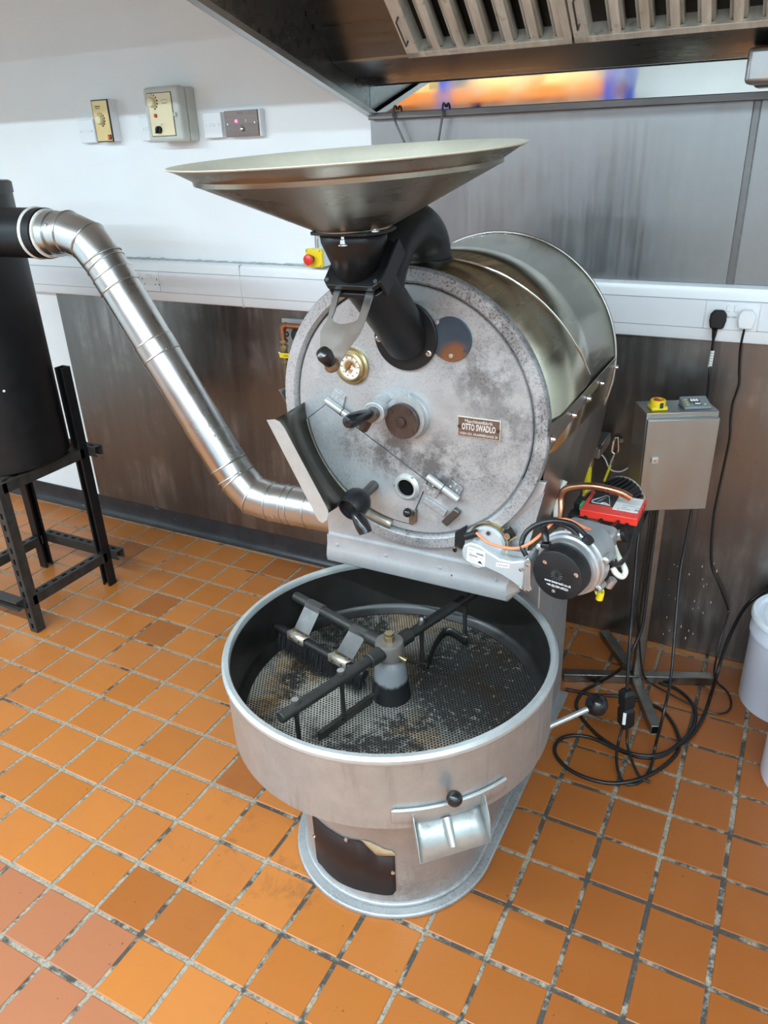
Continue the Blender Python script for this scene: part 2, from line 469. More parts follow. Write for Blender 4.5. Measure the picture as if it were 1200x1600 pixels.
# black coved skirting, left of the roaster
t = NT('skirting_black'); n = t.noise(14, 5, 0.7); sc = t.noise(30, 4, 0.6, t.coord((0.5, 1, 3)))
M['skirt'] = t.out(t.mix(t.rng(sc, 0.66, 0.74, 0, 0.55), t.ramp(n, [(0.3, (0.012, 0.013, 0.016)), (0.7, (0.03, 0.032, 0.036))]), (0.5, 0.5, 0.5)), 0.38, 0)
mb = MB()
prof = [(1.80, 0.104), (1.794, 0.104), (1.792, 0.06), (1.790, 0.03), (1.783, 0.012), (1.770, 0.004), (1.770, 0), (1.80, 0)]
mb.prism([(XL, y, z) for y, z in prof], (0.70 - XL, 0, 0))
struct(mb.build('baseboard_back', M['skirt']))
# stainless sheets on the wall
def panel(x0, x1, z0, z1, mt):
    return MB().box2((x0, YB - .006, z0), (x1, YB, z1)).build('steel_panel', mt, wb, bevel=.0015)
panel(-1.487, 0.62, 0.104, 1.17, M['steel_low'])
panel(0.622, 1.488, 0.001, 1.17, M['steel_low'])
panel(1.489, 2.7, 0.001, 1.17, M['steel_low'])
panel(0.260, 1.468, 1.34, 1.838, M['steel_up'])
panel(1.488, 2.9, 1.34, 1.838, M['steel_up'])
MB().box2((1.470, YB - .009, 1.336), (1.486, YB, 1.838)).build('seam_cover', M['ledge'], wb, bevel=.001)
MB().box2((1.478, YB - .008, 0.9), (1.490, YB, 1.17)).build('seam_cover', M['steel_low'], wb, bevel=.001)
# drips of old white splashes on the right-hand sheet
mb = MB()
for k in range(24):
    px, pv = random.uniform(1035, 1120), random.uniform(880, 1000)
    q = P(px, pv, y=YB - .0066); hh = random.uniform(.002, .011)
    mb.box((q.x, YB - .0064, q.z), (random.uniform(.001, .0025), .0006, hh))
o = mb.build('paint_splash', M['paper'], wb, smooth=False); o['kind'] = 'stuff'

# dado trunking along the wall
tr = MB()
prof = [(1.80, 1.340), (1.770, 1.340), (1.757, 1.335), (1.7515, 1.322), (1.7515, 1.1885), (1.757, 1.175), (1.770, 1.170), (1.80, 1.170)]
tr.prism([(XL, y, z) for y, z in prof], (XR - XL, 0, 0))
tr = struct(tr.build('trim_1', M['pvc'], smooth=True))
xs = [XL, -0.880, -0.773, -0.342, 1.424, 1.576, XR]
for k in range(len(xs) - 1):
    if k in (1, 4): continue
    a, b = xs[k] + .0012, xs[k + 1] - .0012
    MB().box2((a, 1.748, 1.214), (b, 1.753, 1.298)).build('trunking_lid', M['pvc_lid'], tr, bevel=.001)
for z_ in (1.2132, 1.2990):
    MB().box2((XL, 1.7508, z_ - .0009), (XR, 1.7519, z_ + .0009)).build('lid_joint', M['joint'], tr)
MB().box2((-0.3435, 1.7492, 1.171), (-0.3405, 1.80, 1.3405)).build('joint_cover', M['grey_plastic'], tr)
# ragged line of sealant and dust on top of the trunking
mb = MB(); pts = []
x = -1.6
while x < 0.6:
    pts.append((x, 1.793 + random.uniform(-.002, .004), 1.342 + random.uniform(-.001, .004))); x += .02
mb.tube(pts, [random.uniform(.002, .006) for _ in pts], 6)
mb.build('sealant_bead', plain('old_sealant', (0.42, 0.43, 0.43), 0.8, 0, 0.3, 30), tr)

# ================================================================ WALL FITTINGS
def screws(par, mt, pts, ax=(0, -1, 0), r=.004, h=.002):
    for p in pts: MB().cyl(p, ax, r, h, 10).build('screw', mt, par)
def text(name, s, h, o, xd, yd, mt, parent, width=None, off=.0004, align='CENTER', bold=0.0):
    cu = bpy.data.curves.new(name, 'FONT'); cu.body = s; cu.size = 1.0; cu.align_x = align; cu.align_y = 'CENTER'
    cu.extrude = 0.0; cu.resolution_u = 2; cu.offset = bold
    tmp = bpy.data.objects.new('tmp_text', cu); COL.objects.link(tmp)
    bpy.context.view_layer.update()
    dg = bpy.context.evaluated_depsgraph_get()
    me = bpy.data.meshes.new_from_object(tmp.evaluated_get(dg))
    bpy.data.objects.remove(tmp)
    xd = V(xd).normalized(); yd = V(yd).normalized(); zd = xd.cross(yd)
    xs = [v.co.x for v in me.vertices]; wd = max(xs) - min(xs)
    ky = h / 0.72; kx = (width / wd) if width else ky
    org = ORG[parent]
    for v in me.vertices:
        v.co = V(o) + xd * v.co.x * kx + yd * v.co.y * ky + zd * off - org
    me.materials.append(mt)
    ob = bpy.data.objects.new(name, me); COL.objects.link(ob); ob.parent = parent; ORG[ob] = org
    return ob

def blank_plate(xc, zc, label, deep=.03):
    r = MB().box2((xc - .043, 1.80 - deep + .012, zc - .043), (xc + .043, 1.80, zc + .043)).build('switch_plate', M['pvc'], bevel=.003)
    tag(r, label, 'switch plate')
    MB().box2((xc - .0435, 1.80 - deep, zc - .0435), (xc + .0435, 1.80 - deep + .013, zc + .0435)).build('cover', M['pvc'], r, bevel=.003)
    screws(r, M['steel'], [(xc - .03, 1.80 - deep, zc), (xc + .03, 1.80 - deep, zc)])
    MB().box2((xc - .013, 1.80 - deep - .002, zc - .004), (xc + .013, 1.80 - deep, zc + .006)).build('fuse_holder', M['pvc_lid'], r, bevel=.001)
    return r
blank_plate(-1.064, 1.846, 'white fused switch plate on the wall, partly behind the narrow gold dial controller')
blank_plate(-0.724, 1.844, 'white switch plate mostly hidden behind the larger grey dial control box')
blank_plate(-0.407, 1.844, 'white fused switch plate left of the panel with the glowing red light')

# narrow gold dial controller
r = MB().box2((-0.990, 1.755, 1.804), (-0.903, 1.80, 1.955)).build('fan_controller', M['pvc'], bevel=.002)
tag(r, 'narrow upright dial controller with gold front and small red rocker, furthest left on wall', 'controller')
fy = 1.750
MB().box2((-0.991, fy, 1.803), (-0.902, 1.7555, 1.956)).build('front_panel', M['black_matt'], r, bevel=.001)
MB().box2((-0.987, fy - .0008, 1.807), (-0.906, fy + .001, 1.952)).build('gold_plate', M['gold_panel'], r)
kx, kz = -0.954, 1.884
def dial(r, kx, kz, y, mt_k, rad):
    mb = MB(); mb.lathe([(0, 0), (rad, 0), (rad * .92, .011), (rad * .8, .014), (0, .014)], (kx, y, kz), (0, -1, 0), 28)
    for k in range(16):
        a = 2 * PI * k / 16; mb.box((kx + rad * math.cos(a), y - .006, kz + rad * math.sin(a)), (.0022, .009, .0022))
    k_ = mb.build('knob', mt_k, r)
    for k in range(8):
        a = math.radians(115 - k * 26); w_ = .0015 + .00045 * k
        c = V((kx + 1.45 * rad * math.cos(a), y - .0004, kz + 1.45 * rad * math.sin(a)))
        MB().box(c, (w_ * 1.5, .0008, .0058), Matrix.Rotation(-(a - PI / 2), 3, 'Y')).build('dial_mark', M['ink'], r)
dial(r, kx, kz, fy - .0008, M['cream'], .0165)
text('lettering', 'VENT', .007, (-0.958, fy - .001, 1.925), (1, 0, 0), (0, 0, 1), M['ink'], r, .026)
MB().box2((-0.972, fy - .0012, 1.931), (-0.944, fy - .0006, 1.934)).build('logo_bar', M['ink'], r)
MB().box2((-0.925, fy - .004, 1.811), (-0.908, fy, 1.829)).build('rocker_surround', M['black_matt'], r, bevel=.001)
MB().box2((-0.922, fy - .0065, 1.814), (-0.911, fy - .003, 1.826)).build('rocker', M['red'], r, bevel=.001)

# larger grey dial control box
r = MB().box2((-0.668, 1.752, 1.793), (-0.497, 1.80, 1.978)).build('control_box', M['grey_plastic'], bevel=.008, segs=3)
tag(r, 'larger grey wall control box with cream front, dial, red lamp and black knob', 'control box')
MB().box2((-0.666, 1.700, 1.793), (-0.495, 1.7505, 1.981)).build('cover', M['grey_plastic'], r, bevel=.014, segs=4)
MB().box2((-0.6445, 1.6985, 1.813), (-0.5255, 1.7015, 1.961)).build('label_border', M['ink'], r)
fy = 1.6975
MB().box2((-0.642, fy, 1.8155), (-0.528, 1.700, 1.9585)).build('cream_plate', M['cream'], r)
dial(r, -0.620, 1.930, fy, M['cream'], .017)
text('lettering', 'vent', .006, (-0.561, fy - .0004, 1.925), (1, 0, 0), (0, 0, 1), M['ink'], r, .026)
mb = MB().tube([(-0.577, fy, 1.931), (-0.572, fy, 1.936), (-0.550, fy, 1.936), (-0.546, fy, 1.931)], .0006, 6)
mb.build('logo_bar', M['ink'], r)
MB().lathe([(0, 0), (.0075, 0), (.006, .005), (0, .006)], (-0.612, fy, 1.884), (0, -1, 0), 20).build('pilot_lamp', plain('dull_red_lamp', (0.45, .03, .02), .25), r)
MB().lathe([(0, 0), (.0135, 0), (.012, .012), (0, .014)], (-0.603, fy, 1.836), (0, -1, 0), 24).build('round_knob', M['black'], r)
MB().box((-0.603, fy - .015, 1.836), (.006, .008, .026), Matrix.Rotation(.5, 3, 'Y')).build('knob_grip', M['black'], r, bevel=.001)
text('lettering', 'off', .004, (-0.588, fy - .0004, 1.854), (1, 0, 0), (0, 0, 1), M['ink'], r, .009)
MB().box2((-0.5205, 1.690, 1.878), (-0.509, 1.701, 1.892)).build('latch', M['grey_plastic'], r, bevel=.002)

# metal panel with the glowing red light
r = MB().box2((-0.338, 1.772, 1.800), (-0.184, 1.80, 1.890)).build('interlock_panel', M['pvc'], bevel=.002)
tag(r, 'brushed metal wall panel with a glowing red light and a silver key switch', 'control panel')
fy = 1.7655
MB().box2((-0.342, fy, 1.801), (-0.192, 1.7725, 1.888)).build('metal_plate', brushed('brown_brushed_plate', (0.20, 0.155, 0.14), 0.40, (1, 1, 30), 0.15, 0.2), r, bevel=.001)
MB().lathe([(0, 0), (.0055, 0), (.0045, .003), (0, .004)], (-0.289, fy, 1.853), (0, -1, 0), 18).build('indicator_lamp', emit('red_indicator', (1.0, 0.05, 0.16), 7.0), r)
MB().lathe([(0, 0), (.008, 0), (.007, .008), (0.003, .010), (0, .010)], (-0.264, fy, 1.826), (0, -1, 0), 20).build('key_switch', M['chrome'], r)
screws(r, M['steel'], [(-0.329, fy, 1.844), (-0.205, fy, 1.846)], r=.0035)
text('lettering', 'G.I.S', .007, (-0.268, fy, 1.879), (1, 0, 0), (0, 0, 1), M['ink'], r, .026)
text('lettering', 'ON', .004, (-0.222, fy, 1.879), (1, 0, 0), (0, 0, 1), M['ink'], r, .008)
MB().box2((-0.2465, fy - .0006, 1.848), (-0.2445, fy, 1.858)).build('mark', M['paper'], r)
text('lettering', 'RESET', .003, (-0.264, fy, 1.8385), (1, 0, 0), (0, 0, 1), M['ink'], r, .012)

# emergency stop
r = MB().box2((-0.003, 1.742, 1.348), (0.068, 1.80, 1.413)).build('emergency_stop', M['pvc'], bevel=.004)
tag(r, 'small yellow emergency stop box with a red mushroom button, on top of the trunking', 'emergency stop')
MB().box2((-0.005, 1.726, 1.347), (0.069, 1.7425, 1.415)).build('front_cover', M['yellow'], r, bevel=.005)
MB().lathe([(0, 0), (.014, 0), (.014, .014), (0, .014)], (0.022, 1.726, 1.378), (0, -1, 0), 24).build('collar', M['black'], r)
MB().lathe([(0, .010), (.012, .010), (.019, .014), (.021, .020), (.019, .027), (.010, .031), (0, .032)], (0.022, 1.726, 1.378), (0, -1, 0), 28).build('mushroom_button', M['red'], r)
screws(r, M['brass'], [(a, 1.726, b) for a in (.003, .061) for b in (1.354, 1.408)], r=.003, h=.001)
MB().tube([(0.02, 1.775, 1.413), (0.02, 1.775, 1.44), (0.03, 1.785, 1.60)], .008, 10).build('conduit', M['steel'], r)

# socket outlets on the trunking
def socket(x0, x1, z0, z1, label):
    r = MB().box2((x0, 1.7455, z0), (x1, 1.7525, z1)).build('socket_outlet', M['pvc'], bevel=.002)
    tag(r, label, 'socket'); xc = (x0 + x1) / 2
    for s in (-1, 1):
        MB().box2((xc + s * .011 - .005, 1.741, z1 - .028), (xc + s * .011 + .005, 1.7460, z1 - .010)).build('rocker_switch', M['pvc'], r, bevel=.001)
    for s in (-1, 1):
        cx = xc + s * .041
        for (dx, dz, wx, wz) in ((0, .010, .0035, .008), (-.011, -.011, .0065, .0035), (.011, -.011, .0065, .0035)):
            MB().box2((cx + dx - wx / 2, 1.7450, (z0 + z1) / 2 + dz - wz / 2), (cx + dx + wx / 2, 1.7459, (z0 + z1) / 2 + dz + wz / 2)).build('pin_hole', M['ink'], r)
    return r
socket(-0.878, -0.775, 1.215, 1.297, 'white socket outlet in the trunking behind the steel flue pipe')
so = socket(1.425, 1.575, 1.213, 1.297, 'white double socket with a black and a white plug, right end of trunking')
text('lettering', 'BG 13A~', .006, (1.5015, 1.7453, 1.252), (1, 0, 0), (0, 0, 1), M['ink'], so, .032)

# ================================================================ EXTRACTOR HOOD
HX0, HX1, HYF = 0.262, 4.4, 0.28
def rimz(y): return 1.836 + 0.2785 * (1.80 - y)
hd = empty('extractor_hood', (0.262, 1.80, 1.83), 'stainless steel extractor hood with sloping rim above the roaster', 'extractor hood')
mb = MB()
poly = [(1.795, rimz(1.795)), (HYF, rimz(HYF)), (HYF, ZC - .002), (1.795, ZC - .002)]
mb.prism([(HX0, y, z) for y, z in poly], (.002, 0, 0))
mb.build('end_panel', M['hood'], hd)
# turned-in lip along the end and the front
mb = MB()
a, b = V((HX0, 1.795, rimz(1.795))), V((HX0, HYF, rimz(HYF)))
L_ = V((.026, 0, 0)); up = V((0, .0, .018))
mb.prism([a, a + L_, a + L_ + up, a + L_ + up - V((.0015, 0, 0)), a + L_ - V((.0015, 0, 0)) + V((0, 0, .002)), a + V((0, 0, .002))], b - a)
mb.build('end_lip', M['hood_lip'], hd)
z0 = rimz(HYF)
mb = MB().box2((HX0, HYF, z0), (HX1, HYF + .002, ZC - .002)); mb.build('front_panel', M['hood'], hd)
MB().box2((HX0, HYF, z0), (HX1, HYF + .03, z0 + .002)).build('front_lip', M['hood_lip'], hd)
mb = MB().prism([(HX1, y, z) for y, z in poly], (.002, 0, 0)); mb.build('end_panel', M['hood'], hd)
# drip gutter
xg0, xg1 = HX0 + .003, HX1 - .002
gp = [(1.752, 1.937), (1.552, 1.990), (1.546, 2.004), (1.546, 2.000), (1.549, 1.993), (1.552, 1.992), (1.752, 1.940)]
mb = MB(); mb.prism([(xg0, y, z) for y, z in gp], (xg1 - xg0, 0, 0)); mb.build('gutter', M['hood'], hd)
MB().box2((xg0, 1.750, 1.937), (xg1, 1.7525, 2.05)).build('gutter_back', M['hood'], hd)
# polished strip and ledge at the wall
MB().box2((xg0, 1.790, 1.85), (xg1, 1.7945, 2.05)).build('polished_strip', M['mirror'], hd)
MB().box2((xg0, 1.768, 1.834), (xg1, 1.7945, 1.855)).build('back_ledge', M['ledge'], hd, bevel=.002)
# filter frame: blank panel to the left of the filters, sheet above and behind them
sa = math.radians(41); FU = V((0, -math.cos(sa), math.sin(sa))); FN = V((0, -math.sin(sa), -math.cos(sa)))   # along the slope, and down towards the cook
F0 = V((0, 1.550, 1.994))
def fp(x, s, n=0.0): return V((x, F0.y, F0.z)) + FU * s + FN * n
mb = MB().prism([fp(xg0, 0), fp(0.527, 0), fp(0.527, .74), fp(xg0, .74)], FN * -.002); mb.build('blank_panel', M['hood'], hd)
mb = MB().prism([fp(1.52, 0), fp(xg1, 0), fp(xg1, .74), fp(1.52, .74)], FN * -.002); mb.build('blank_panel', M['hood'], hd)
mb = MB().prism([fp(0.527, -.004, -.055), fp(1.52, -.004, -.055), fp(1.52, .74, -.055), fp(0.527, .74, -.055)], FN * -.002); mb.build('filter_housing', M['grease'], hd)
# drip cup fixed under the gutter
q0 = P(1170, 97, y=1.66); q1 = P(1172, 133, y=1.66)
MB().box2((q0.x, 1.60, q1.z), (q0.x + .12, 1.70, q0.z + .03)).build('drip_cup', M['hood_lip'], hd, bevel=.012, segs=3)

def baffle_filter(x0, x1, label, npitch, handle_x):
    r = empty('baffle_filter', fp(x0, 0), label, 'filter', 'baffle filters in the hood')
    Ls = .50
    # frame
    for (xa, xb, sa_, sb, nm) in ((x0, x1, 0, .020, 'bottom_rail'), (x0, x1, Ls - .02, Ls, 'top_rail'), (x0, x0 + .040, .0, Ls, 'side_rail'), (x1 - .022, x1, .0, Ls, 'side_rail')):
        mb = MB().prism([fp(xa, sa_, .012), fp(xb, sa_, .012), fp(xb, sb, .012), fp(xa, sb, .012)], FN * -.05); mb.build(nm, M['baffle'], r, bevel=.0015)
    n = npitch; first = x0 + .0945 if handle_x else x0 + .110
    for k in range(n):
        xc = first + .0727 * k
        w_ = .0205
        sec = [(-w_, -.022), (-w_, .001), (-w_ * .62, .001), (-w_ * .5, .006), (0, .008), (w_ * .5, .006), (w_ * .62, .001), (w_, .001), (w_, -.022)]
        base = [fp(xc + a, .0215, b) for a, b in sec]
        top = [fp(xc + a, Ls - .021, b) for a, b in sec]
        mb = MB(); nn = len(sec); mb.add(base + top, [(i, i + 1, nn + i + 1, nn + i) for i in range(nn - 1)])
        # pointed lower end of the folded channel
        tip = fp(xc, .009, .008)
        o_ = len(mb.v); mb.add([fp(xc - w_, .0215, .001), fp(xc - w_ * .5, .0215, .006), fp(xc, .0215, .008), fp(xc + w_ * .5, .0215, .006), fp(xc + w_, .0215, .001), tip, fp(xc - w_ * .9, .030, .0005)],
                                 [(0, 1, 5), (1, 2, 5), (2, 3, 5), (3, 4, 5)])
        mb.build('baffle', M['baffle'], r, solid=.0015)
    mb = MB().prism([fp(x0 + .02, .02, -.034), fp(x1 - .02, .02, -.034), fp(x1 - .02, Ls - .02, -.034), fp(x0 + .02, Ls - .02, -.034)], FN * -.002)
    mb.build('backing', M['grease'], r)
    hx = x0 + .021
    mb = MB().tube([fp(hx, .060, .012), fp(hx, .060, .030), fp(hx, .140, .030), fp(hx, .140, .012)], .0028, 8)
    mb.build('handle', M['dark_steel'], r)
    return r
baffle_filter(0.531, 1.018, 'steel baffle filter with wire handle, left of two in the hood', 6, True)
baffle_filter(1.024, 1.515, 'steel baffle filter at the right, beside the drip cup in the hood', 6, False)

# hooks hanging over the ledge
def hook(u0, u1, v1, label):
    q0 = P(u0, 182, y=1.762); q1 = P(u1, v1 + 14, y=1.766)
    zt = 1.858
    pts = [(q0.x, 1.785, zt + .004), (q0.x, 1.777, zt + .013), (q0.x, 1.765, zt + .011), (q0.x - .0, 1.758, zt - .008), (q0.x, 1.758, zt - .022), (q1.x, 1.760, q1.z)]
    e = V(pts[-1])
    pts += [(e.x + .004, 1.756, e.z - .02), (e.x + .002, 1.742, e.z - .032), (e.x - .004, 1.728, e.z - .024), (e.x - .006, 1.724, e.z - .010)]
    o = MB().tube(smooth_path(pts, 5), .0036, 8).build('hook', M['dark_steel'], origin=(q0.x, 1.77, zt))
    return tag(o, label, 'hook', 'hooks on the hood ledge')
hook(616, 639, 222, 'bent dark wire hook over the ledge, left one of the pair above the steel bowl')
hook(692, 684, 222, 'dark wire hook hanging almost straight from the ledge, right of the other hook')

# ================================================================ PLUGS AND LEADS AT THE SOCKET
def plug_body(name, c, mt, parent):
    cx, cy, cz = c; w_, h = .024, .027
    poly = []
    for (x, z) in ((-.8, -1), (-.45, -1.08), (.45, -1.08), (.8, -1), (1, -.2), (.95, .55), (.55, 1), (-.55, 1), (-.95, .55), (-1, -.2)):
        poly.append((cx + x * w_, cy, cz + z * h))
    return MB().prism(poly, (0, -.022, 0)).build(name, mt, parent, bevel=.005, segs=3)
cb_x, cb_y = 1.392, 1.53
q = P(1121, 500, y=1.72)
r = empty('power_lead', (q.x, 1.745, q.z), 'short black lead from a black plug down to the control cabinet', 'cable')
plug_body('plug', (q.x, 1.7455, q.z), M['black_matt'], r)
pts = [P(1117, 514, y=1.725), P(1115, 528, y=1.73), P(1111, 560, y=1.74), P(1108, 590, y=1.72), P(1105, 625, y=1.66)]
MB().tube([pts[0], pts[1]], [.009, .0055], 10).build('strain_relief', M['black_matt'], r)
MB().tube(smooth_path(pts[1:], 6), .0042, 10).build('lead', M['rubber'], r)
q1 = P(1113.5, 548, y=1.737); q2 = P(1109, 573, y=1.738)
MB().tube([q1, q2], .0062, 12).build('label_sleeve', M['paper'], r)
for k in range(5):
    c = q1.lerp(q2, (k + .7) / 6); d = (q2 - q1).normalized()
    MB().tube([c, c + d * .0012], .0064, 12).build('print_line', M['ink'], r)

# ================================================================ COFFEE ROASTER
AX, AZ = 0.916, 1.195                            # drum axis (runs along Y)
TX, TY = 0.915, 0.572                            # cooling tray centre
PX, PY = 0.916, 0.568                            # front of the pedestal
rs = empty('coffee_roaster', (AX, 0.95, 0), 'old silver shop coffee roaster with round cooling tray and wide funnel', 'coffee roaster')
SIL = (0.56, 0.555, 0.55)
M['face'] = silver('face_paint', (0.455, 0.46, 0.465), 0.42, 0.55, (0.14, 0.125, 0.12), 0.55, 0.30,
    [((0.99, 0.70, 1.075), .04, .13, 1.0), ((0.87, 0.70, 1.10), .03, .10, 1.0), ((1.10, 0.70, 1.30), .03, .15, 0.85), ((1.17, 0.70, 1.22), .04, .17, 0.7), ((1.13, 0.70, 1.10), .03, .14, 0.55), ((0.77, 0.70, 1.11), .01, .09, 0.75), ((1.0, 0.70, 1.44), .0, .12, 0.5)])
M['ring'] = silver('ring_paint', (0.46, 0.46, 0.47), 0.44, 0.55, (0.12, 0.105, 0.10), 0.25, 0.55,
    [((1.13, 0.70, 1.43), .08, .26, 0.65), ((1.23, 0.70, 1.20), .10, .26, 0.6), ((0.92, 0.70, 0.87), .03, .12, 0.55)])
M['tray_out'] = silver('tray_paint', (0.435, 0.445, 0.445), 0.40, 0.72, (0.27, 0.205, 0.175), 0.5, 0.08, vert=0.38)
M['pedestal'] = silver('pedestal_paint', (0.45, 0.435, 0.425), 0.42, 0.68, (0.22, 0.17, 0.145), 0.5, 0.06,
    [((1.06, 0.35, 0.06), .0, .16, 0.75)], vert=0.15)
M['flange'] = silver('flange_paint', (0.38, 0.38, 0.38), 0.5, 0.45, (0.08, 0.075, 0.07), 0.45, 0.28)
M['apron'] = silver('apron_paint', (0.46, 0.46, 0.465), 0.42, 0.6, (0.2, 0.19, 0.185), 0.3, 0.05)
M['rim'] = silver('rim_paint', (0.50, 0.52, 0.515), 0.35, 0.55, (0.22, 0.2, 0.18), 0.4, 0.05)
M['tray_in'] = plain('tray_inside', (0.016, 0.0145, 0.0135), 0.34, 0.2, 0.35, 9)
M['shell'] = brushed('drum_shell_steel', (0.45, 0.42, 0.33), 0.20, (6, 0.5, 6), 0.04, 0.10, bl_scale=4)
M['side'] = brushed('side_panel_steel', (0.44, 0.435, 0.43), 0.30, (3, 3, 0.5), 0.03, 0.05, bl_scale=2)
M['brown'] = plain('brown_plate_paint', (0.022, 0.011, 0.009), 0.5, 0, 0.08, 8, spec=.25)
M['hubbrown'] = plain('brown_cap', (0.055, 0.033, 0.026), 0.42, 0.2, 0.3, 30)
def rusty(name, base, rust, centre, r0, r1, rough, metal):
    t = NT(name); n = t.noise(45, 5, 0.7)
    k = t.math('MULTIPLY', t.blob(centre, r0, r1), 1.9)
    k = t.math('MULTIPLY', k, t.rng(n, 0.38, 0.5), 0, True)
    return t.out(t.mix(k, t.ramp(t.noise(18, 3), [(0.3, mul(base, .8)), (0.7, mul(base, 1.25))]), rust), rough, metal)
M['bluedisc'] = rusty('blued_steel_disc', (0.05, 0.075, 0.10), (0.25, 0.11, 0.05), (1.035, 0.70, 1.340), .014, .045, 0.35, 0.6)
M['hopper_out'] = brushed('hopper_steel', (0.36, 0.31, 0.25), 0.27, (1, 1, 6), 0.06, 0.2, bl_scale=4)
M['hopper_in'] = brushed('hopper_dusty_inside', (0.66, 0.62, 0.50), 0.5, (1, 1, 1), 0.12, 0.25, bl_scale=24, metal=0.2)

def arcpts(cx, cz, r, a0, a1, n, y):
    return [V((cx + r * math.cos(math.radians(a0 + (a1 - a0) * i / n)), y, cz + r * math.sin(math.radians(a0 + (a1 - a0) * i / n)))) for i in range(n + 1)]

# ---- pedestal, flange, rear column
def stadium(r, y1, n=40, z=0):
    """half-round front at the tray centre, straight sides back to y1"""
    pts = [V((PX + r, y1, z))]
    pts += [V((PX + r * math.cos(a), PY + r * math.sin(a), z)) for a in [-PI * i / n for i in range(n + 1)]]
    pts.append(V((PX - r, y1, z)))
    return pts
mb = MB().prism(stadium(.280, 1.352), (0, 0, .014)); mb.prism(stadium(.257, 1.34, z=.014), (0, 0, .012))
mb.build('base_flange', M['flange'], rs, bevel=.004)
MB().prism(stadium(.248, 1.00), (0, 0, .452)).build('pedestal', M['pedestal'], rs)
MB().box2((PX - .256, .985, .0), (PX + .258, 1.325, .80)).build('rear_column', M['apron'], rs, bevel=.004)
# side door outline on the pedestal's right flank
mb = MB().box2((PX + .246, .60, .06), (PX + .2525, .86, .40)); mb.build('side_cover', M['pedestal'], rs, bevel=.002)
# brown cover plate on the round front
def on_ped(u, v, r=.2495):
    q = Pcyl(u, v, PX, PY, r); return math.atan2(q.y - PY, q.x - PX), q.z
def ped_patch(pix, r, name, mt, th, n=14):
    """patch on the round front: upper and lower edge given at matching azimuths"""
    up = [on_ped(u, v) for u, v in pix[0]]; lo = [on_ped(u, v) for u, v in pix[1]]
    def interp(L, a):
        L = sorted(L)
        if a <= L[0][0]: return L[0][1]
        for (a0, z0), (a1, z1) in zip(L, L[1:]):
            if a0 <= a <= a1: return z0 + (z1 - z0) * (a - a0) / max(1e-6, a1 - a0)
        return L[-1][1]
    a0 = max(min(up)[0], min(lo)[0]); a1 = min(max(up)[0], max(lo)[0])
    rows = [[], [], []]
    for i in range(n * 2 + 1):
        a = a0 + (a1 - a0) * i / (n * 2); zu, zl = interp(up, a), interp(lo, a)
        for k in range(3):
            z = zl + (zu - zl) * k / 2
            rows[k].append(V((PX + r * math.cos(a), PY + r * math.sin(a), z)))
    return MB().grid(rows).build(name, mt, rs, solid=th, soff=0)
up = [(489, 1273), (500, 1284), (520, 1299), (540, 1310), (560, 1313), (570, 1318), (590, 1337), (605, 1338), (618, 1338)]
lo = [(490, 1300), (493, 1325), (497, 1345), (504, 1352), (512, 1362), (530, 1377), (555, 1388), (580, 1394), (605, 1398), (614, 1397), (619, 1390)]
ped_patch((up, lo), .2505, 'brown_cover_plate', M['brown'], .003)
t_up = [(566, 1312), (580, 1316), (590, 1321), (602, 1327), (612, 1329), (618, 1334)]
t_lo = [(566, 1313), (573, 1322), (582, 1331), (589, 1337), (605, 1337), (619, 1337)]
ped_patch((t_up, t_lo), .2500, 'torn_paint_patch', plain('bare_patch', (0.42, 0.30, 0.18), 0.6, 0, .2, 40), .002)
for u, v in ((541, 1312), (614, 1363), (494, 1271), (491, 1307)):
    q = Pcyl(u, v, PX, PY, .252); d = V((q.x - PX, q.y - PY, 0)).normalized()
    MB().lathe([(0, 0), (.0055, 0), (.005, .003), (0, .004)], q, d, 12).build('screw', M['chrome'], rs)

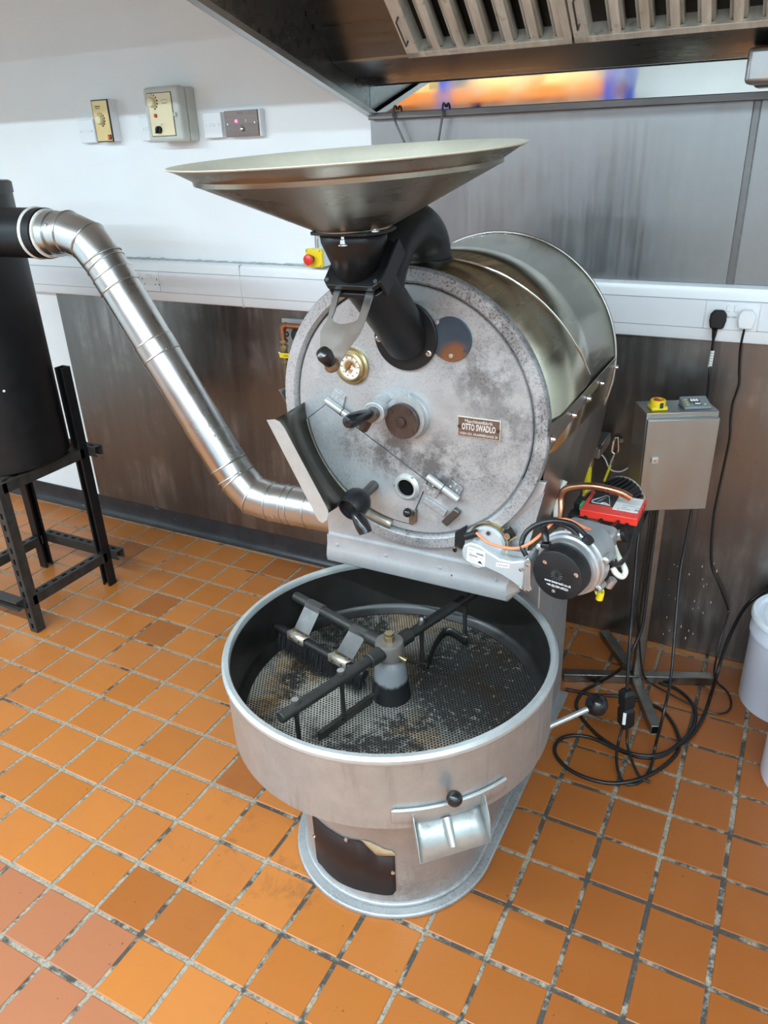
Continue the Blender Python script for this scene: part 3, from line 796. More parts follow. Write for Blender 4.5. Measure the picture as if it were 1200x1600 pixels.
# ---- cooling tray
tray = MB().lathe([(0, .452), (.402, .452), (.4045, .455), (.406, .637), (.402, .637), (.398, .460), (0, .460)], (TX, TY, 0), (0, 0, 1), 96).build('cooling_tray', M['tray_out'], rs)
MB().lathe([(.4062, .631), (.4085, .634), (.4085, .640), (.413, .643), (.4125, .650), (.406, .6565), (.396, .6565), (.3935, .652), (.3935, .640), (.400, .634)], (TX, TY, 0), (0, 0, 1), 96, closed=True).build('tray_rim', M['rim'], tray)
MB().lathe([(.3945, .650), (.3945, .512), (.3935, .508), (.384, .498), (.372, .4875), (.372, .480), (.397, .470), (.397, .650)], (TX, TY, 0), (0, 0, 1), 96, closed=True).build('tray_liner', M['tray_in'], tray)
def perforated():
    t = NT('perforated_sheet')
    tc = t.new('ShaderNodeTexCoord'); sx = t.new('ShaderNodeSeparateXYZ'); t.link(tc.outputs['Object'], sx.inputs[0])
    p = 0.0086
    def lat(ox, oy):
        a = t.math('SUBTRACT', t.math('FRACT', t.math('ADD', t.math('MULTIPLY', sx.outputs['X'], 1 / p), 50 + ox)), 0.5)
        b = t.math('MULTIPLY', t.math('SUBTRACT', t.math('FRACT', t.math('ADD', t.math('MULTIPLY', sx.outputs['Y'], 1 / (p * 1.732)), 50 + oy)), 0.5), 1.732)
        return t.math('SQRT', t.math('ADD', t.math('MULTIPLY', a, a), t.math('MULTIPLY', b, b)))
    d = t.math('MINIMUM', lat(0, 0), lat(.5, .5))
    hole = t.rng(d, 0.27, 0.36, 1, 0)
    n1 = t.noise(5.5, 6, 0.72, t.coord(), 0.4); n2 = t.noise(60, 4, 0.7); n3 = t.noise(4.5, 3, 0.6)
    base = t.mix(t.rng(n3, 0.50, 0.64), (0.46, 0.43, 0.37), (0.44, 0.27, 0.12))
    soot = t.math('MULTIPLY', t.rng(n1, 0.43, 0.56), t.rng(n2, 0.24, 0.50))
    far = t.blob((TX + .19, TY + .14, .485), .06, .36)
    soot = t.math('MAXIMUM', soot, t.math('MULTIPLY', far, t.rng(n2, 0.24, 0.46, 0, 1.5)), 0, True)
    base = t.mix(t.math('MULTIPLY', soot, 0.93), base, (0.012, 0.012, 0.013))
    base = t.mix(hole, base, (0.006, 0.006, 0.006))
    t.bump(t.math('SUBTRACT', 1.0, hole), 0.5, 0.001)
    return t.out(base, 0.5, 0.25)
M['perf'] = perforated()
MB().lathe([(0, .4845), (.374, .4845), (.374, .4815), (0, .4815)], (TX, TY, 0), (0, 0, 1), 72).build('perforated_floor', M['perf'], tray)
# ---- discharge gate and spout at the front right of the tray
def rad(az, r, z):
    a = math.radians(az); return V((TX + r * math.cos(a), TY + r * math.sin(a), z))
rows = [[], [], []]
for i in range(25):
    a = -63 + (-25 + 63) * i / 24
    for k, z in enumerate((.478, .492, .512)): rows[k].append(rad(a, .4085, z))
MB().grid(rows).build('gate_slide', M['tray_out'], tray, solid=.005, soff=0, bevel=.001)
mb = MB().tube([rad(-62.5 + 37 * i / 20, .4105, .5125) for i in range(21)], .0042, 10); mb.build('gate_rail', M['rim'], tray)
gk = rad(-43.7, .415, .502); gd = V((math.cos(math.radians(-43.7)), math.sin(math.radians(-43.7)), 0))
gkb = Pcyl(710, 1248, TX, TY, .436)
MB().tube([gk - gd * .006, gkb], .006, 10).build('gate_stem', M['dark_steel'], tray)
MB().sphere(gkb, .0172, 24).build('gate_knob', M['black_gloss'], tray)
s0, s1 = -56.8, -35.0
fl_in = [rad(s0 + (s1 - s0) * i / 8, .375, .474) for i in range(9)]
fl_wall = [rad(s0 + (s1 - s0) * i / 8, .408, .468) for i in range(9)]
A_, B_ = rad(-55.9, .464, .413), rad(-36.2, .464, .420)
fl_out = [A_.lerp(B_, i / 8) for i in range(9)]
sp = MB().grid([fl_in, fl_wall, fl_out]).build('spout', silver('spout_zinc', (0.46, 0.48, 0.47), 0.34, 0.7, (0.13, 0.13, 0.12), 0.75, 0.08, [(tuple(rad(-52, .415, .462)), .0, .05, 0.7), (tuple(rad(-39, .415, .462)), .0, .045, 0.7)]), tray, solid=.0015)
def spside(az, pr, name):
    pts = [rad(az + da, r, z) for r, z, da in pr]
    d = V((-math.sin(math.radians(az)), math.cos(math.radians(az)), 0))
    MB().prism(pts, d * .0016).build(name, sp.data.materials[0], tray)
spside(-56.8, [(.400, .466, 0), (.400, .500, 0), (.420, .500, 0), (.446, .462, .5), (.464, .415, .9), (.462, .410, .9), (.408, .463, 0)], 'spout_side')
spside(-35.0, [(.400, .466, 0), (.400, .512, 0), (.424, .512, 0), (.450, .474, -.6), (.4645, .421, -1.2), (.462, .415, -1.2), (.408, .463, 0)], 'spout_side')
# welded ribs inside the spout
c = rad(-46.5, .43, .4515); d = (rad(-46.5, .464, .417) - rad(-46.5, .408, .469)).normalized()
MB().tube([c - d * .030, c, c + d * .03], [.012, .010, .007], 10).build('weld_rib', sp.data.materials[0], tray)

# ---- stirring arms
ag = MB().lathe([(0, .483), (.0515, .483), (.051, .490), (.0455, .52), (.040, .575), (.034, .598), (.031, .603), (.031, .606), (.036, .608), (.0365, .648), (.034, .653), (0, .653)], (TX, TY, 0), (0, 0, 1), 40)
M['post'] = NT('post_paint'); t = M['post']; g = t.new('ShaderNodeNewGeometry'); sx_ = t.new('ShaderNodeSeparateXYZ'); t.link(g.outputs['Position'], sx_.inputs[0])
zz = t.math('ADD', sx_.outputs['Z'], t.math('MULTIPLY', t.noise(40, 4, .7, t.coord((1, 1, .3))), .03))
col = t.ramp(zz, [(0.0, (0.012, 0.012, 0.013)), (0.553, (0.015, 0.015, 0.016)), (0.560, (0.24, 0.25, 0.26)), (0.605, (0.24, 0.25, 0.26)), (0.622, (0.15, 0.13, 0.115)), (1.0, (0.17, 0.155, 0.14))])
M['post'] = t.out(col, 0.42, 0.35)
ag = ag.build('stirrer', M['post'], rs)
MB().lathe([(0, .65), (.0135, .65), (.0135, .667), (.012, .668), (.012, .676), (0, .676)], (TX, TY, 0), (0, 0, 1), 6).build('top_nut', M['brass'], ag)
HUB = V((TX, TY, .632)); da = V((-.288, -.957, 0)).normalized(); db = V((-.957, .288, 0)).normalized()
M['armsteel'] = brushed('arm_steel', (0.055, 0.052, 0.048), 0.46, (1, 1, 1), 0.3, 0.5, bl_scale=18, metal=.7)
for d, L, nm in ((da, .350, 'long_arm'), (-da, .345, 'long_arm'), (db, .365, 'brush_arm')):
    MB().tube([HUB + d * .02, HUB + d * .075], .0195, 16).build('arm_socket', M['armsteel'], ag, bevel=.002)
    MB().tube([HUB + d * .06, HUB + d * L], .0138, 16).build(nm, M['armsteel'], ag, bevel=.0015)
q = HUB - db * .03 + V((0, 0, -.012)); MB().tube([q, q - db * .030], .0065, 10).build('set_bolt', M['brass'], ag)
def bolt_post(p, ztop, zbot, r=.006):
    MB().tube([p + V((0, 0, ztop - p.z)), V((p.x, p.y, zbot))], r, 10).build('hanger_rod', M['armsteel'], ag)
    MB().cyl((p.x, p.y, ztop - .008), (0, 0, 1), .0095, .010, 6).build('nut', M['steel'], ag)
p1 = HUB + da * .305; p2 = HUB + da * .165
bolt_post(p1, .655, .508); bolt_post(p2, .655, .508)
# flat scraper blade under the near arm
a, b = P(497, 1152, z=.502), P(581, 1091, z=.502); n_ = (b - a).normalized(); sd = n_.cross(V((0, 0, 1)))
MB().prism([a + sd * .002 + V((0, 0, -.014)), b + sd * .002 + V((0, 0, -.014)), b + sd * .002 + V((0, 0, .016)), a + sd * .002 + V((0, 0, .016))], sd * -.004).build('scraper_blade', M['dark_steel'], ag)
MB().prism([a + V((0, 0, .016)), b + V((0, 0, .016)), b + sd * .014 + V((0, 0, .018)), a + sd * .014 + V((0, 0, .018))], (0, 0, .002)).build('blade_flange', M['armsteel'], ag)
# curved scraper under the far arm
p3 = HUB - da * .12; p4 = HUB - da * .30
MB().lathe([(0, 0), (.009, 0), (.009, .010), (.006, .016), (.005, .02), (0, .021)], p3 + V((0, 0, .012)), (0, 0, 1), 10).build('nut', M['steel'], ag)
MB().tube([p3, V((p3.x, p3.y, .505))], .006, 10).build('hanger_rod', M['armsteel'], ag)
MB().tube([p4 + V((0, 0, .02)), V((p4.x, p4.y, .520))], .006, 10).build('hanger_rod', M['armsteel'], ag)
MB().cyl(p4 + V((0, 0, .01)), (0, 0, 1), .010, .02, 10).build('nut', M['armsteel'], ag)
MB().tube([p3 + V((0, 0, -.115)) - V((.04, .005, 0)), p3 + V((0, 0, -.115)) + V((.012, 0, 0))], .005, 8).build('cross_pin', M['armsteel'], ag)
cv = smooth_path([V((p3.x + .01, p3.y, .503)), P(680, 1005, z=.503), P(700, 985, z=.505), V((p4.x + .01, p4.y - .02, .512)), V((p4.x, p4.y, .52))], 6)
MB().grid([[q + V((0, 0, -.016)) for q in cv], [q + V((0, 0, .012)) for q in cv]]).build('curved_scraper', M['tray_in'], ag, solid=.003)
# brush hung from two straps
bz = .560
bl, br = P(437, 981, z=bz), P(566, 1052, z=bz)
bd = (br - bl).normalized(); bn = V((bd.y, -bd.x, 0)).normalized()
MB().tube([bl - bd * .012, br + bd * .01], .0125, 14).build('brush_stock', M['black_matt'], ag)
mb = MB(); L = (br - bl).length
for k in range(1100):
    s_ = random.random() * L; a = random.uniform(-.014, .014)
    top = bl + bd * s_ + bn * a * .5; low = V((top.x, top.y, .489 + random.random() * .01)) + bn * (a * 1.4 + random.uniform(-.006, .006)) + bd * random.uniform(-.008, .008)
    r_ = random.uniform(.0014, .0026)
    mb.add([top + bd * r_, top - bd * r_, top + bn * r_, low], [(0, 1, 3), (1, 2, 3), (2, 0, 3)])
o = mb.build('bristles', M['black_matt'], ag, smooth=False); o['kind'] = 'stuff'
for (u, v, u2, v2) in ((489, 948, 467, 992), (563, 986, 537, 1026)):
    top = P(u, v, z=.640); s_ = (top - HUB).dot(db); top = HUB + db * s_
    low = P(u2, v2, z=.572)
    s2 = (low - bl).dot(bd); low = bl + bd * s2 + V((0, 0, .012))
    dn = V((low.x - top.x, low.y - top.y, 0)); 
    w2 = bd * .029
    prof = [top - dn.normalized() * .0155 + V((0, 0, -.002)), top - dn.normalized() * .011 + V((0, 0, .0115)), top + V((0, 0, .0158)), top + dn.normalized() * .011 + V((0, 0, .0115)), top + dn.normalized() * .0165 + V((0, 0, -.002)), top.lerp(low, .6) + V((0, 0, .004)), low + V((0, 0, .006)) - dn.normalized() * .010, low + V((0, 0, .003))]
    rows = [[p - w2 for p in prof], [p + w2 for p in prof]]
    st = MB().grid(rows).build('brush_strap', M['dark_steel'], ag, solid=.002, smooth=False)
    # angle bracket that clamps the stock
    pf = [low + V((0, 0, .004)) - dn.normalized() * .012, low + V((0, 0, .004)) + dn.normalized() * .013, low + V((0, 0, -.018)) + dn.normalized() * .0145]
    MB().grid([[p - w2 * 1.12 for p in pf], [p + w2 * 1.12 for p in pf]]).build('brush_bracket', plain('rusty_bracket', (0.42, 0.36, 0.30), 0.45, 0.6, 0.3, 40), ag, solid=.002)
    for k in (-.6, .6):
        MB().cyl(low + w2 * k + V((0, 0, .004)) - dn.normalized() * .002, (0, 0, 1), .005, .003, 10).build('rivet', M['brass'], ag)
        MB().cyl(low + w2 * k + V((0, 0, -.008)) + dn.normalized() * .0135, dn.normalized(), .0045, .003, 10).build('rivet', M['brass'], ag)

# ---- lever at the right of the tray
l0, l1 = V((1.17, .838, .205)), P(918, 1108, x=1.335)
MB().tube([l0, l1], .0085, 12).build('gate_lever', M['rim'], rs)
d = (P(932, 1101, x=1.352) - l1); MB().tube([l1, l1 + d * .7], .006, 10).build('lever_neck', M['black_matt'], rs)
MB().sphere(P(932, 1101, x=1.352), .0335, 28).build('lever_ball', M['black_gloss'], rs)

# ---- drum shell, side panels, body behind the face
sh = MB().lathe([(.334, 0), (.337, .59)], (AX, .722, AZ), (0, 1, 0), 128).build('drum_shell', M['shell'], rs, solid=.003)
MB().lathe([(.3385 + .004 * math.cos(2 * PI * k / 10), .59 + .004 * math.sin(2 * PI * k / 10)) for k in range(10)], (AX, .722, AZ), (0, 1, 0), 128, closed=True).build('rolled_edge', M['steel'], sh)
MB().cyl((AX, 1.295, AZ), (0, 1, 0), .333, .01, 64).build('rear_plate', M['dark_steel'], rs)
def on_shell(u, v, r=.3365):
    d = ray(u, v); ox = CAM.x - AX; oz = CAM.z - AZ
    a = d.x * d.x + d.z * d.z; b = ox * d.x + oz * d.z; c = ox * ox + oz * oz - r * r
    t_ = (-b - math.sqrt(max(0, b * b - a * c))) / a; return CAM + d * t_
sm = [on_shell(*q) for q in [(690, 402), (714, 405), (740, 411), (765, 420), (790, 431), (820, 450), (850, 474), (880, 508), (905, 548), (922, 585)]]
MB().tube(smooth_path(sm, 5), .0022, 8).build('shell_seam', M['chrome'], sh)
for u, v in ((863, 665), (896, 634), (919, 608), (940, 584), (962, 561)):
    q = on_shell(u, v, .338)
    MB().lathe([(0, 0), (.010, 0), (.010, .002), (.007, .002), (.006, .009), (0, .010)], (1.2545, q.y, 1.185), (1, 0, .02), 12).build('bolt', M['chrome'], rs)
p0 = V((1.2545, 1.0, 1.2)); n_ = V((.445, 0, -.067)).normalized()
pix = [(861, 663), (880, 650), (898, 630), (920, 606), (941, 582), (963, 558), (962, 592), (951, 622), (937, 684), (921, 728), (905, 775), (888, 812), (862, 866), (826, 862), (836, 812), (848, 757), (858, 700)]
MB().prism([Pn(u, v, p0, n_) for u, v in pix], n_ * -.002).build('side_panel', M['side'], rs)
q_ = [(2 * AX - p.x, p.y, p.z) for p in [Pn(u, v, p0, n_) for u, v in pix]]
MB().prism(q_, (.002, 0, 0)).build('side_panel', M['side'], rs)
MB().box2((PX - .25, .735, .775), (PX + .25, 1.31, 1.10)).build('body_box', M['black_matt'], rs)
# white heat-proof rope edge showing behind the copper pipe
q0, q1, q2 = P(883, 751, y=.97), P(869, 778, y=.95), P(868, 808, y=.92)
MB().tube([q0, q1, q2], [.007, .008, .006], 8).build('fibre_packing', plain('fibre', (.66, .63, .56), .9, 0, .15, 40), rs)

# ---- face: outer ring, recessed plate
MB().lathe([(.302, .0), (.334, .0), (.336, .004), (.336, .022), (.333, .026), (.309, .026), (.3035, .021), (.302, .014)], (AX, .721, AZ), (0, -1, 0), 128, closed=True).build('face_ring', M['ring'], rs)
MB().lathe([(0, .0), (.299, .0), (.299, .010), (.296, .0135), (0, .0135)], (AX, .7185, AZ), (0, -1, 0), 96).build('face_plate', M['face'], rs)
YF_ = .705
def F(u, v, y=YF_): return P(u, v, y=y)
def Fd(u, v, d): return P(u, v, y=YF_ - d)
# loading / discharge door: lower left segment of the plate
R_ = .277
def ang(q): return math.degrees(math.atan2(q.z - AZ, q.x - AX))
a0, a1 = ang(F(503, 652)), ang(F(640, 800))
pts = [F(510, 632)] + arcpts(AX, AZ, R_, a0 if a0 < 0 else a0 - 360, a1, 22, YF_) + [F(668, 752)]
MB().prism(pts, (0, -.003, 0)).build('discharge_door', M['face'], rs, bevel=.001)
ol = [p + V((0, -.0012, 0)) for p in pts]
MB().tube(ol + ol[:1], .0019, 6).build('door_gap', M['ink'], rs)
lip = [arcpts(AX, AZ, r_, -172, -100, 26, YF_ + dy) for r_, dy in ((.279, -.001), (.291, -.010), (.302, -.012))]
MB().grid(lip).build('door_rim', plain('tarnished_rim', (.40, .37, .30), .36, .75, .2, 20), rs, solid=.002)
# hinges
def hinge(ua, va, ub, vb, plates):
    a, b = F(ua, va, .690), F(ub, vb, .690)
    MB().tube([a, b], .0085, 14).build('hinge_barrel', M['rim'], rs, bevel=.001)
    m_ = a.lerp(b, .5); d = (b - a).normalized()
    MB().tube([m_ - d * .0012, m_ + d * .0012], .0089, 14).build('hinge_joint', M['ink'], rs)
    for pl in plates:
        MB().prism([F(u, v) for u, v in pl], (0, -.006, 0)).build('hinge_leaf', M['face'], rs, bevel=.001)
    for pl in plates:
        cx_ = sum(u for u, v in pl) / len(pl); cy_ = sum(v for u, v in pl) / len(pl)
        for (du, dv) in ((-5, -3), (5, 3), (3, -7)):
            MB().cyl(F(cx_ + du, cy_ + dv, YF_ - .006), (0, -1, 0), .003, .002, 8).build('rivet', M['rim'], rs)
hinge(509, 625, 561, 662, [[(518, 620), (525, 607), (541, 619), (538, 634), (533, 642)], [(532, 640), (548, 652), (556, 668), (545, 672)]])
hinge(668, 744, 716, 781, [[(691, 765), (705, 746), (725, 762), (716, 778)], [(663, 754), (690, 766), (681, 778), (661, 765)]])
# latch bar with dark block
MB().prism([F(662, 782), (F(668, 775)), F(700, 797), F(695, 806)], (0, -.008, 0)).build('latch_bar', M['face'], rs, bevel=.001)
MB().prism([F(693, 811), F(713, 791), F(721, 797), F(720, 802), F(702, 819)], (0, -.016, 0)).build('latch_block', M['dark_steel'], rs, bevel=.002)
# dial gauge
gc = F(551, 571)
MB().lathe([(0, 0), (.044, 0), (.044, .007), (.040, .011), (.037, .011), (.036, .016), (.031, .020), (.029, .020), (.028, .012), (0, .012)], gc, (0, -1, 0), 40).build('gauge', M['brass'], rs)
MB().cyl(gc + V((0, -.0118, 0)), (0, -1, 0), .0282, .001, 36).build('gauge_dial', rusty('gauge_face', (0.66, 0.62, 0.52), (0.22, 0.09, 0.02), (gc.x, gc.y - .012, gc.z), .004, .022, 0.4, 0), rs)
for k in range(10):
    a = 2 * PI * k / 10; MB().box(gc + V((.022 * math.cos(a), -.0132, .022 * math.sin(a))), (.002, .0006, .004), Matrix.Rotation(-(a - PI / 2), 3, 'Y')).build('gauge_mark', M['ink'], rs)
MB().box(gc + V((-.004, -.0135, -.003)), (.002, .001, .030), Matrix.Rotation(.7, 3, 'Y')).build('gauge_needle', M['ink'], rs)
# blued cover disc
dc = F(705, 530)
MB().cyl(dc, (0, -1, 0), .0485, .004, 40).build('cover_disc', M['bluedisc'], rs, bevel=.001)
for u, v in ((683, 503), (705, 556)):
    MB().lathe([(0, 0), (.006, 0), (.005, .003), (0, .004)], F(u, v, YF_ - .004), (0, -1, 0), 12).build('screw', M['steel'], rs)
# hub of the drum shaft
MB().lathe([(0, 0), (.056, 0), (.054, .006), (.0505, .010), (.0505, .024), (0, .024)], (AX + .001, YF_, AZ + .003), (0, -1, 0), 44).build('shaft_hub', M['face'], rs)
MB().prism([F(637, 622), F(642, 613), F(649, 622)], (0, -.012, 0)).build('hub_tab', M['face'], rs)
cpc = V((P(630, 657, y=.680).x, .681, P(630, 657, y=.680).z))
MB().lathe([(0, 0), (.0420, 0), (.0420, .010), (.0405, .0115), (.012, .0115), (.0115, .018), (.008, .019), (0, .019)], cpc, (0, -1, 0), 40).build('shaft_cap', M['hubbrown'], rs)
for k in range(4):
    a = math.radians(50 + 90 * k)
    MB().cyl(cpc + V((.033 * math.cos(a), -.0115, .033 * math.sin(a))), (0, -1, 0), .005, .002, 10).build('screw', M['hubbrown'], rs)
# crank handle left of the hub
b0 = F(598, 632); b1 = P(578, 651, y=.625)
MB().tube([b0, b0 + (b1 - b0) * .72], [.0275, .026], 24).build('crank_boss', M['face'], rs, bevel=.002)
bm_ = b0 + (b1 - b0) * .72
pj, pk = P(575, 646, y=.642), P(567, 673, y=.642)
MB().tube([bm_, bm_.lerp(b1, .9)], .016, 16).build('crank_spindle', M['dark_steel'], rs)
MB().tube([pj, pj.lerp(pk, .55), pk], [.018, .015, .010], 14).build('crank_arm', M['hubbrown'], rs, bevel=.003)
g0, g1 = P(577, 646, y=.628), P(540, 661, y=.548)
MB().tube([g0.lerp(g1, t_) for t_ in (0, .12, .3, .6, .85, .95, 1)], [.010, .0125, .0145, .0165, .0165, .0125, .004], 18).build('crank_grip', M['black_gloss'], rs)
# sampling port
pc = F(637, 760)
MB().lathe([(.0235, -.008), (.034, 0), (.034, .006), (.031, .009), (.027, .013), (.0225, .013), (.0215, .010), (.0215, -.008)], pc, (0, -1, 0), 40, closed=True).build('sampling_port', M['rim'], rs)
MB().cyl(pc + V((0, -.0055, 0)), (0, -1, 0), .0222, .001, 32).build('port_hole', M['void'], rs)
for k in range(3):
    a = math.radians(60 + 120 * k); MB().cyl(pc + V((.031 * math.cos(a), -.006, .031 * math.sin(a))), (0, -1, 0), .0035, .003, 8).build('screw', M['steel'], rs)
# small catch below the port
MB().prism([F(643, 797), F(653, 795), F(652, 815), F(645, 819), F(641, 812)], (0, -.010, 0)).build('catch_plate', plain('rusted_catch', (.16, .10, .065), .5, .4, .3, 40), rs, bevel=.002)
MB().tube([F(645, 802, .70), P(638, 801, y=.668)], .006, 10).build('catch_stem', M['dark_steel'], rs)
MB().sphere(P(637, 801, y=.662), .0115, 20).build('catch_knob', M['black_gloss'], rs)
# maker's plate
pl = [F(715, 650), F(783, 659), F(780, 690), F(714, 680)]
x0, x1, z0, z1 = 1.0405, 1.1425, 1.1665, 1.2145
npx = MB().box2((x0, .7015, z0), (x1, YF_, z1)).build('maker_plate', plain('plate_bronze_edge', (.60, .54, .46), .42, .6, .12, 40), rs, bevel=.001)
MB().box2((x0 + .0025, .7008, z0 + .0025), (x1 - .0025, .702, z1 - .0025)).build('plate_field', plain('plate_brown_enamel', (.13, .075, .055), .42, .2, .12, 40), npx)
xm = (x0 + x1) / 2
M['relief'] = plain('plate_relief', (.66, .61, .56), .42, .35, .06, 40)
text('lettering', 'Maschinenfabrik', .0078, (xm, .7005, z1 - .0095), (1, 0, 0), (0, 0, 1), M['relief'], npx, .066, bold=.012)
text('lettering', 'OTTO SWADLO', .0150, (xm, .7005, z1 - .0235), (1, 0, 0), (0, 0, 1), M['relief'], npx, .080, bold=.03)
text('lettering', 'WIEN XIX. KRAMMERGASSE 20', .0062, (xm, .7005, z0 + .0085), (1, 0, 0), (0, 0, 1), M['relief'], npx, .090, bold=.012)
for x in (x0 + .0055, x1 - .0055):
    MB().lathe([(0, 0), (.0042, 0), (.0042, .001), (.0026, .001), (.0026, .0004), (0, .0004)], (x, .7008, (z0 + z1) / 2), (0, -1, 0), 14).build('plate_rivet', M['hubbrown'], npx)

# ---- bean chute left of the door
YC = .575
aa, ab = ang(F(481, 629)), ang(F(548, 778))
if aa > 0: aa -= 360
inner = arcpts(AX, AZ, .2885, aa, ab, 18, .706)
inner = [p + V((.004, 0, 0)) for p in inner]
fa, fb = P(444, 668, y=YC), P(514, 801, y=YC)
fe, ff = P(425, 657, y=YC), P(512, 806, y=YC)
front = [P(430, 655, y=YC), P(437, 659, y=YC)] + [fa.lerp(fb, i / 16) for i in range(17)]
mid = [(inner[i].lerp(front[i], .5)) for i in range(19)]
MB().grid([inner, mid, front]).build('bean_chute', brushed('chute_dark_steel', (.11, .10, .085), .34, (1, 1, 1), .15, .4, bl_scale=9), rs, solid=.002)
pf = [(417, 656), (430, 655), (437, 659), (444, 668), (512, 795), (514, 803), (511, 812), (505, 817), (498, 813)]
MB().prism([P(u, v, y=YC) for u, v in pf], (0, -.0015, 0)).build('chute_flange', M['rim'], rs)
tp = [F(480, 628), P(441, 640, y=.62), P(430, 655, y=YC), P(417, 656, y=YC)]
# ---- black weighted door handle
h0 = F(586, 756); ha = P(566, 776, y=.655); hb = P(544, 797, y=.600)
MB().tube([h0, ha], .0125, 16).build('door_spindle', M['dark_steel'], rs, bevel=.002)
dd = (hb - ha).normalized(); Lh = (hb - ha).length
MB().lathe([(0, 0), (.026, 0), (.034, .012), (.036, Lh * .5), (.034, Lh * .8), (.029, Lh), (.0265, Lh), (.025, Lh - .012), (0, Lh - .014)], ha, dd, 36).build('door_handle_hub', M['black'], rs)
g = [P(555, 797, y=.615), P(559, 806, y=.600), P(565, 819, y=.590), P(570, 829, y=.585), P(572, 834, y=.583)]
MB().tube(smooth_path(g, 4), [.009 + .0085 * math.sin(min(1, (i + 2) / 15) * 2.1) for i in range(16)] + [.004], 16).build('door_grip', M['black_gloss'], rs)

# ---- apron under the face
MB().prism([(.667, .7135, .83), (1.19, .7135, .83), (1.247, .7135, 1.08), (.60, .7135, 1.08), (.667, .7135, .90)], (0, .012, 0)).build('apron', M['apron'], rs, bevel=.001)
MB().prism([(1.10, .7120, .86), (1.204, .7120, .86), (1.246, .7120, 1.06), (1.20, .7120, 1.00)], (0, -.001, 0)).build('apron_corner', M['ring'], rs)
sec = [(.712, .836), (.706, .836), (.704, .808), (.7005, .797), (.696, .777), (.699, .762), (.712, .752), (.74, .748), (.78, .77), (.78, .836)]
MB().prism([(.667, y, z) for y, z in sec], (1.170 - .667, 0, 0)).build('apron_lip', M['apron'], rs, angle=25)
MB().add([(1.170, .699, .800), (1.170, .696, .777), (1.170, .699, .762), (1.170, .712, .752), (1.205, .730, .790), (1.180, .706, .836), (1.170, .706, .836)],
         [(0, 1, 4), (1, 2, 4), (2, 3, 4), (0, 4, 5), (0, 5, 6)]).build('lip_end', M['apron'], rs, solid=.002, smooth=False)
for u, v in ((527, 851), (603, 868), (687, 887), (775, 906)):
    MB().lathe([(0, 0), (.0055, 0), (.0045, .003), (0, .004)], P(u, v, y=.7045), (0, -1, 0), 12).build('rivet', M['rim'], rs)
for u, v in ((584, 831), (629, 846), (699, 902), (706, 899), (699, 908), (706, 908)):
    MB().lathe([(0, 0), (.003, 0), (.002, .002), (0, .002)], P(u, v, y=.7125 if v < 850 else .702), (0, -1, 0), 8).build('rivet', M['dark_steel'], rs)

# ---- feed pipe, gate and funnel (all in the plane of the drum axis)
def Q(u, v): return P(u, v, x=AX)
fc = V((AX + .001, YF_, 1.383))
MB().cyl(fc, (0, -1, 0), .0765, .010, 48).build('pipe_flange', M['black'], rs, bevel=.002)
for u, v in ((592, 529), (670, 552)):
    MB().lathe([(0, 0), (.008, 0), (.007, .003), (.0045, .004), (.004, .008), (0, .008)], P(u, v, y=YF_ - .010), (0, -1, 0), 10).build('bolt', M['chrome'], rs)
pd = V((0, -.70, .714)).normalized()
GP = V((AX, .516, 1.550))                        # centre of the gate
path = [V((AX, .712, 1.372)), V((AX, .690, 1.394)), V((AX, .655, 1.428)), V((AX, .60, 1.478)), V((AX, .555, 1.518)), V((AX, .526, 1.542))]
MB().tube(smooth_path(path, 6), .0525, 36).build('feed_pipe', M['black'], rs, bevel=.002)
ex = [V((AX, .575, 1.485)), V((AX, .605, 1.545)), V((AX, .645, 1.585)), V((AX, .700, 1.6065)), V((AX, .760, 1.603)), V((AX, .808, 1.577)), V((AX, .828, 1.54)), V((AX, .832, 1.512))]
MB().tube(smooth_path(ex, 6), .051, 32).build('exhaust_elbow', M['black'], rs)
MB().tube([V((AX, .832, 1.50)), V((AX, .832, 1.532))], .056, 32).build('elbow_collar', M['black'], rs, bevel=.003)
# gate plates: two square plates with the slide between them
e1 = V((1, 0, 0)); e2 = V((0, -.75, -.66)).normalized(); en = V((0, -.66, .75)).normalized()
def gpt(a, b, c=0): return GP + e1 * a + e2 * b + en * c
for c0, nm in ((.006, 'gate_plate'), (-.018, 'gate_plate')):
    poly = [(-.052, -.060), (.052, -.060), (.060, -.052), (.060, .040), (.050, .052), (-.050, .052), (-.060, .040), (-.060, -.052)]
    MB().prism([gpt(a, b, c0) for a, b in poly], en * .012).build(nm, M['black'], rs, bevel=.0015)
MB().prism([gpt(.060, -.062, -.018), gpt(.067, -.062, -.018), gpt(.067, .042, -.018), gpt(.060, .042, -.018)], en * .040).build('gate_cheek', M['black'], rs, bevel=.0015)
for a, b in ((-.052, .040), (.052, .038)):
    MB().cyl(gpt(a, b, .018), en, .004, .002, 10).build('screw', M['steel'], rs)
# the slide with its window and knob
np0, nn0 = gpt(0, 0, -.001), en
outl = [(524, 448), (519, 470), (512, 500), (501, 519), (501, 548), (512, 569), (520, 577), (529, 570), (546, 543), (561, 523), (568, 508), (573, 493), (587, 450)]
wind = [(535, 449), (530, 462), (524, 484), (519, 497), (521, 503), (530, 507), (540, 507), (553, 504), (560, 500), (566, 480), (574, 452)]
O_ = [Pn(u, v, np0, nn0) for u, v in outl]; W_ = [Pn(u, v, np0, nn0) for u, v in wind]
bm = bmesh.new()
def edge_loop(pts):
    vs = [bm.verts.new(p) for p in pts]; return [bm.edges.new((vs[i], vs[(i + 1) % len(vs)])) for i in range(len(vs))]
es = edge_loop(O_) + edge_loop(W_)
bmesh.ops.triangle_fill(bm, use_beauty=True, use_dissolve=False, edges=es)
bm.verts.ensure_lookup_table(); bm.verts.index_update()
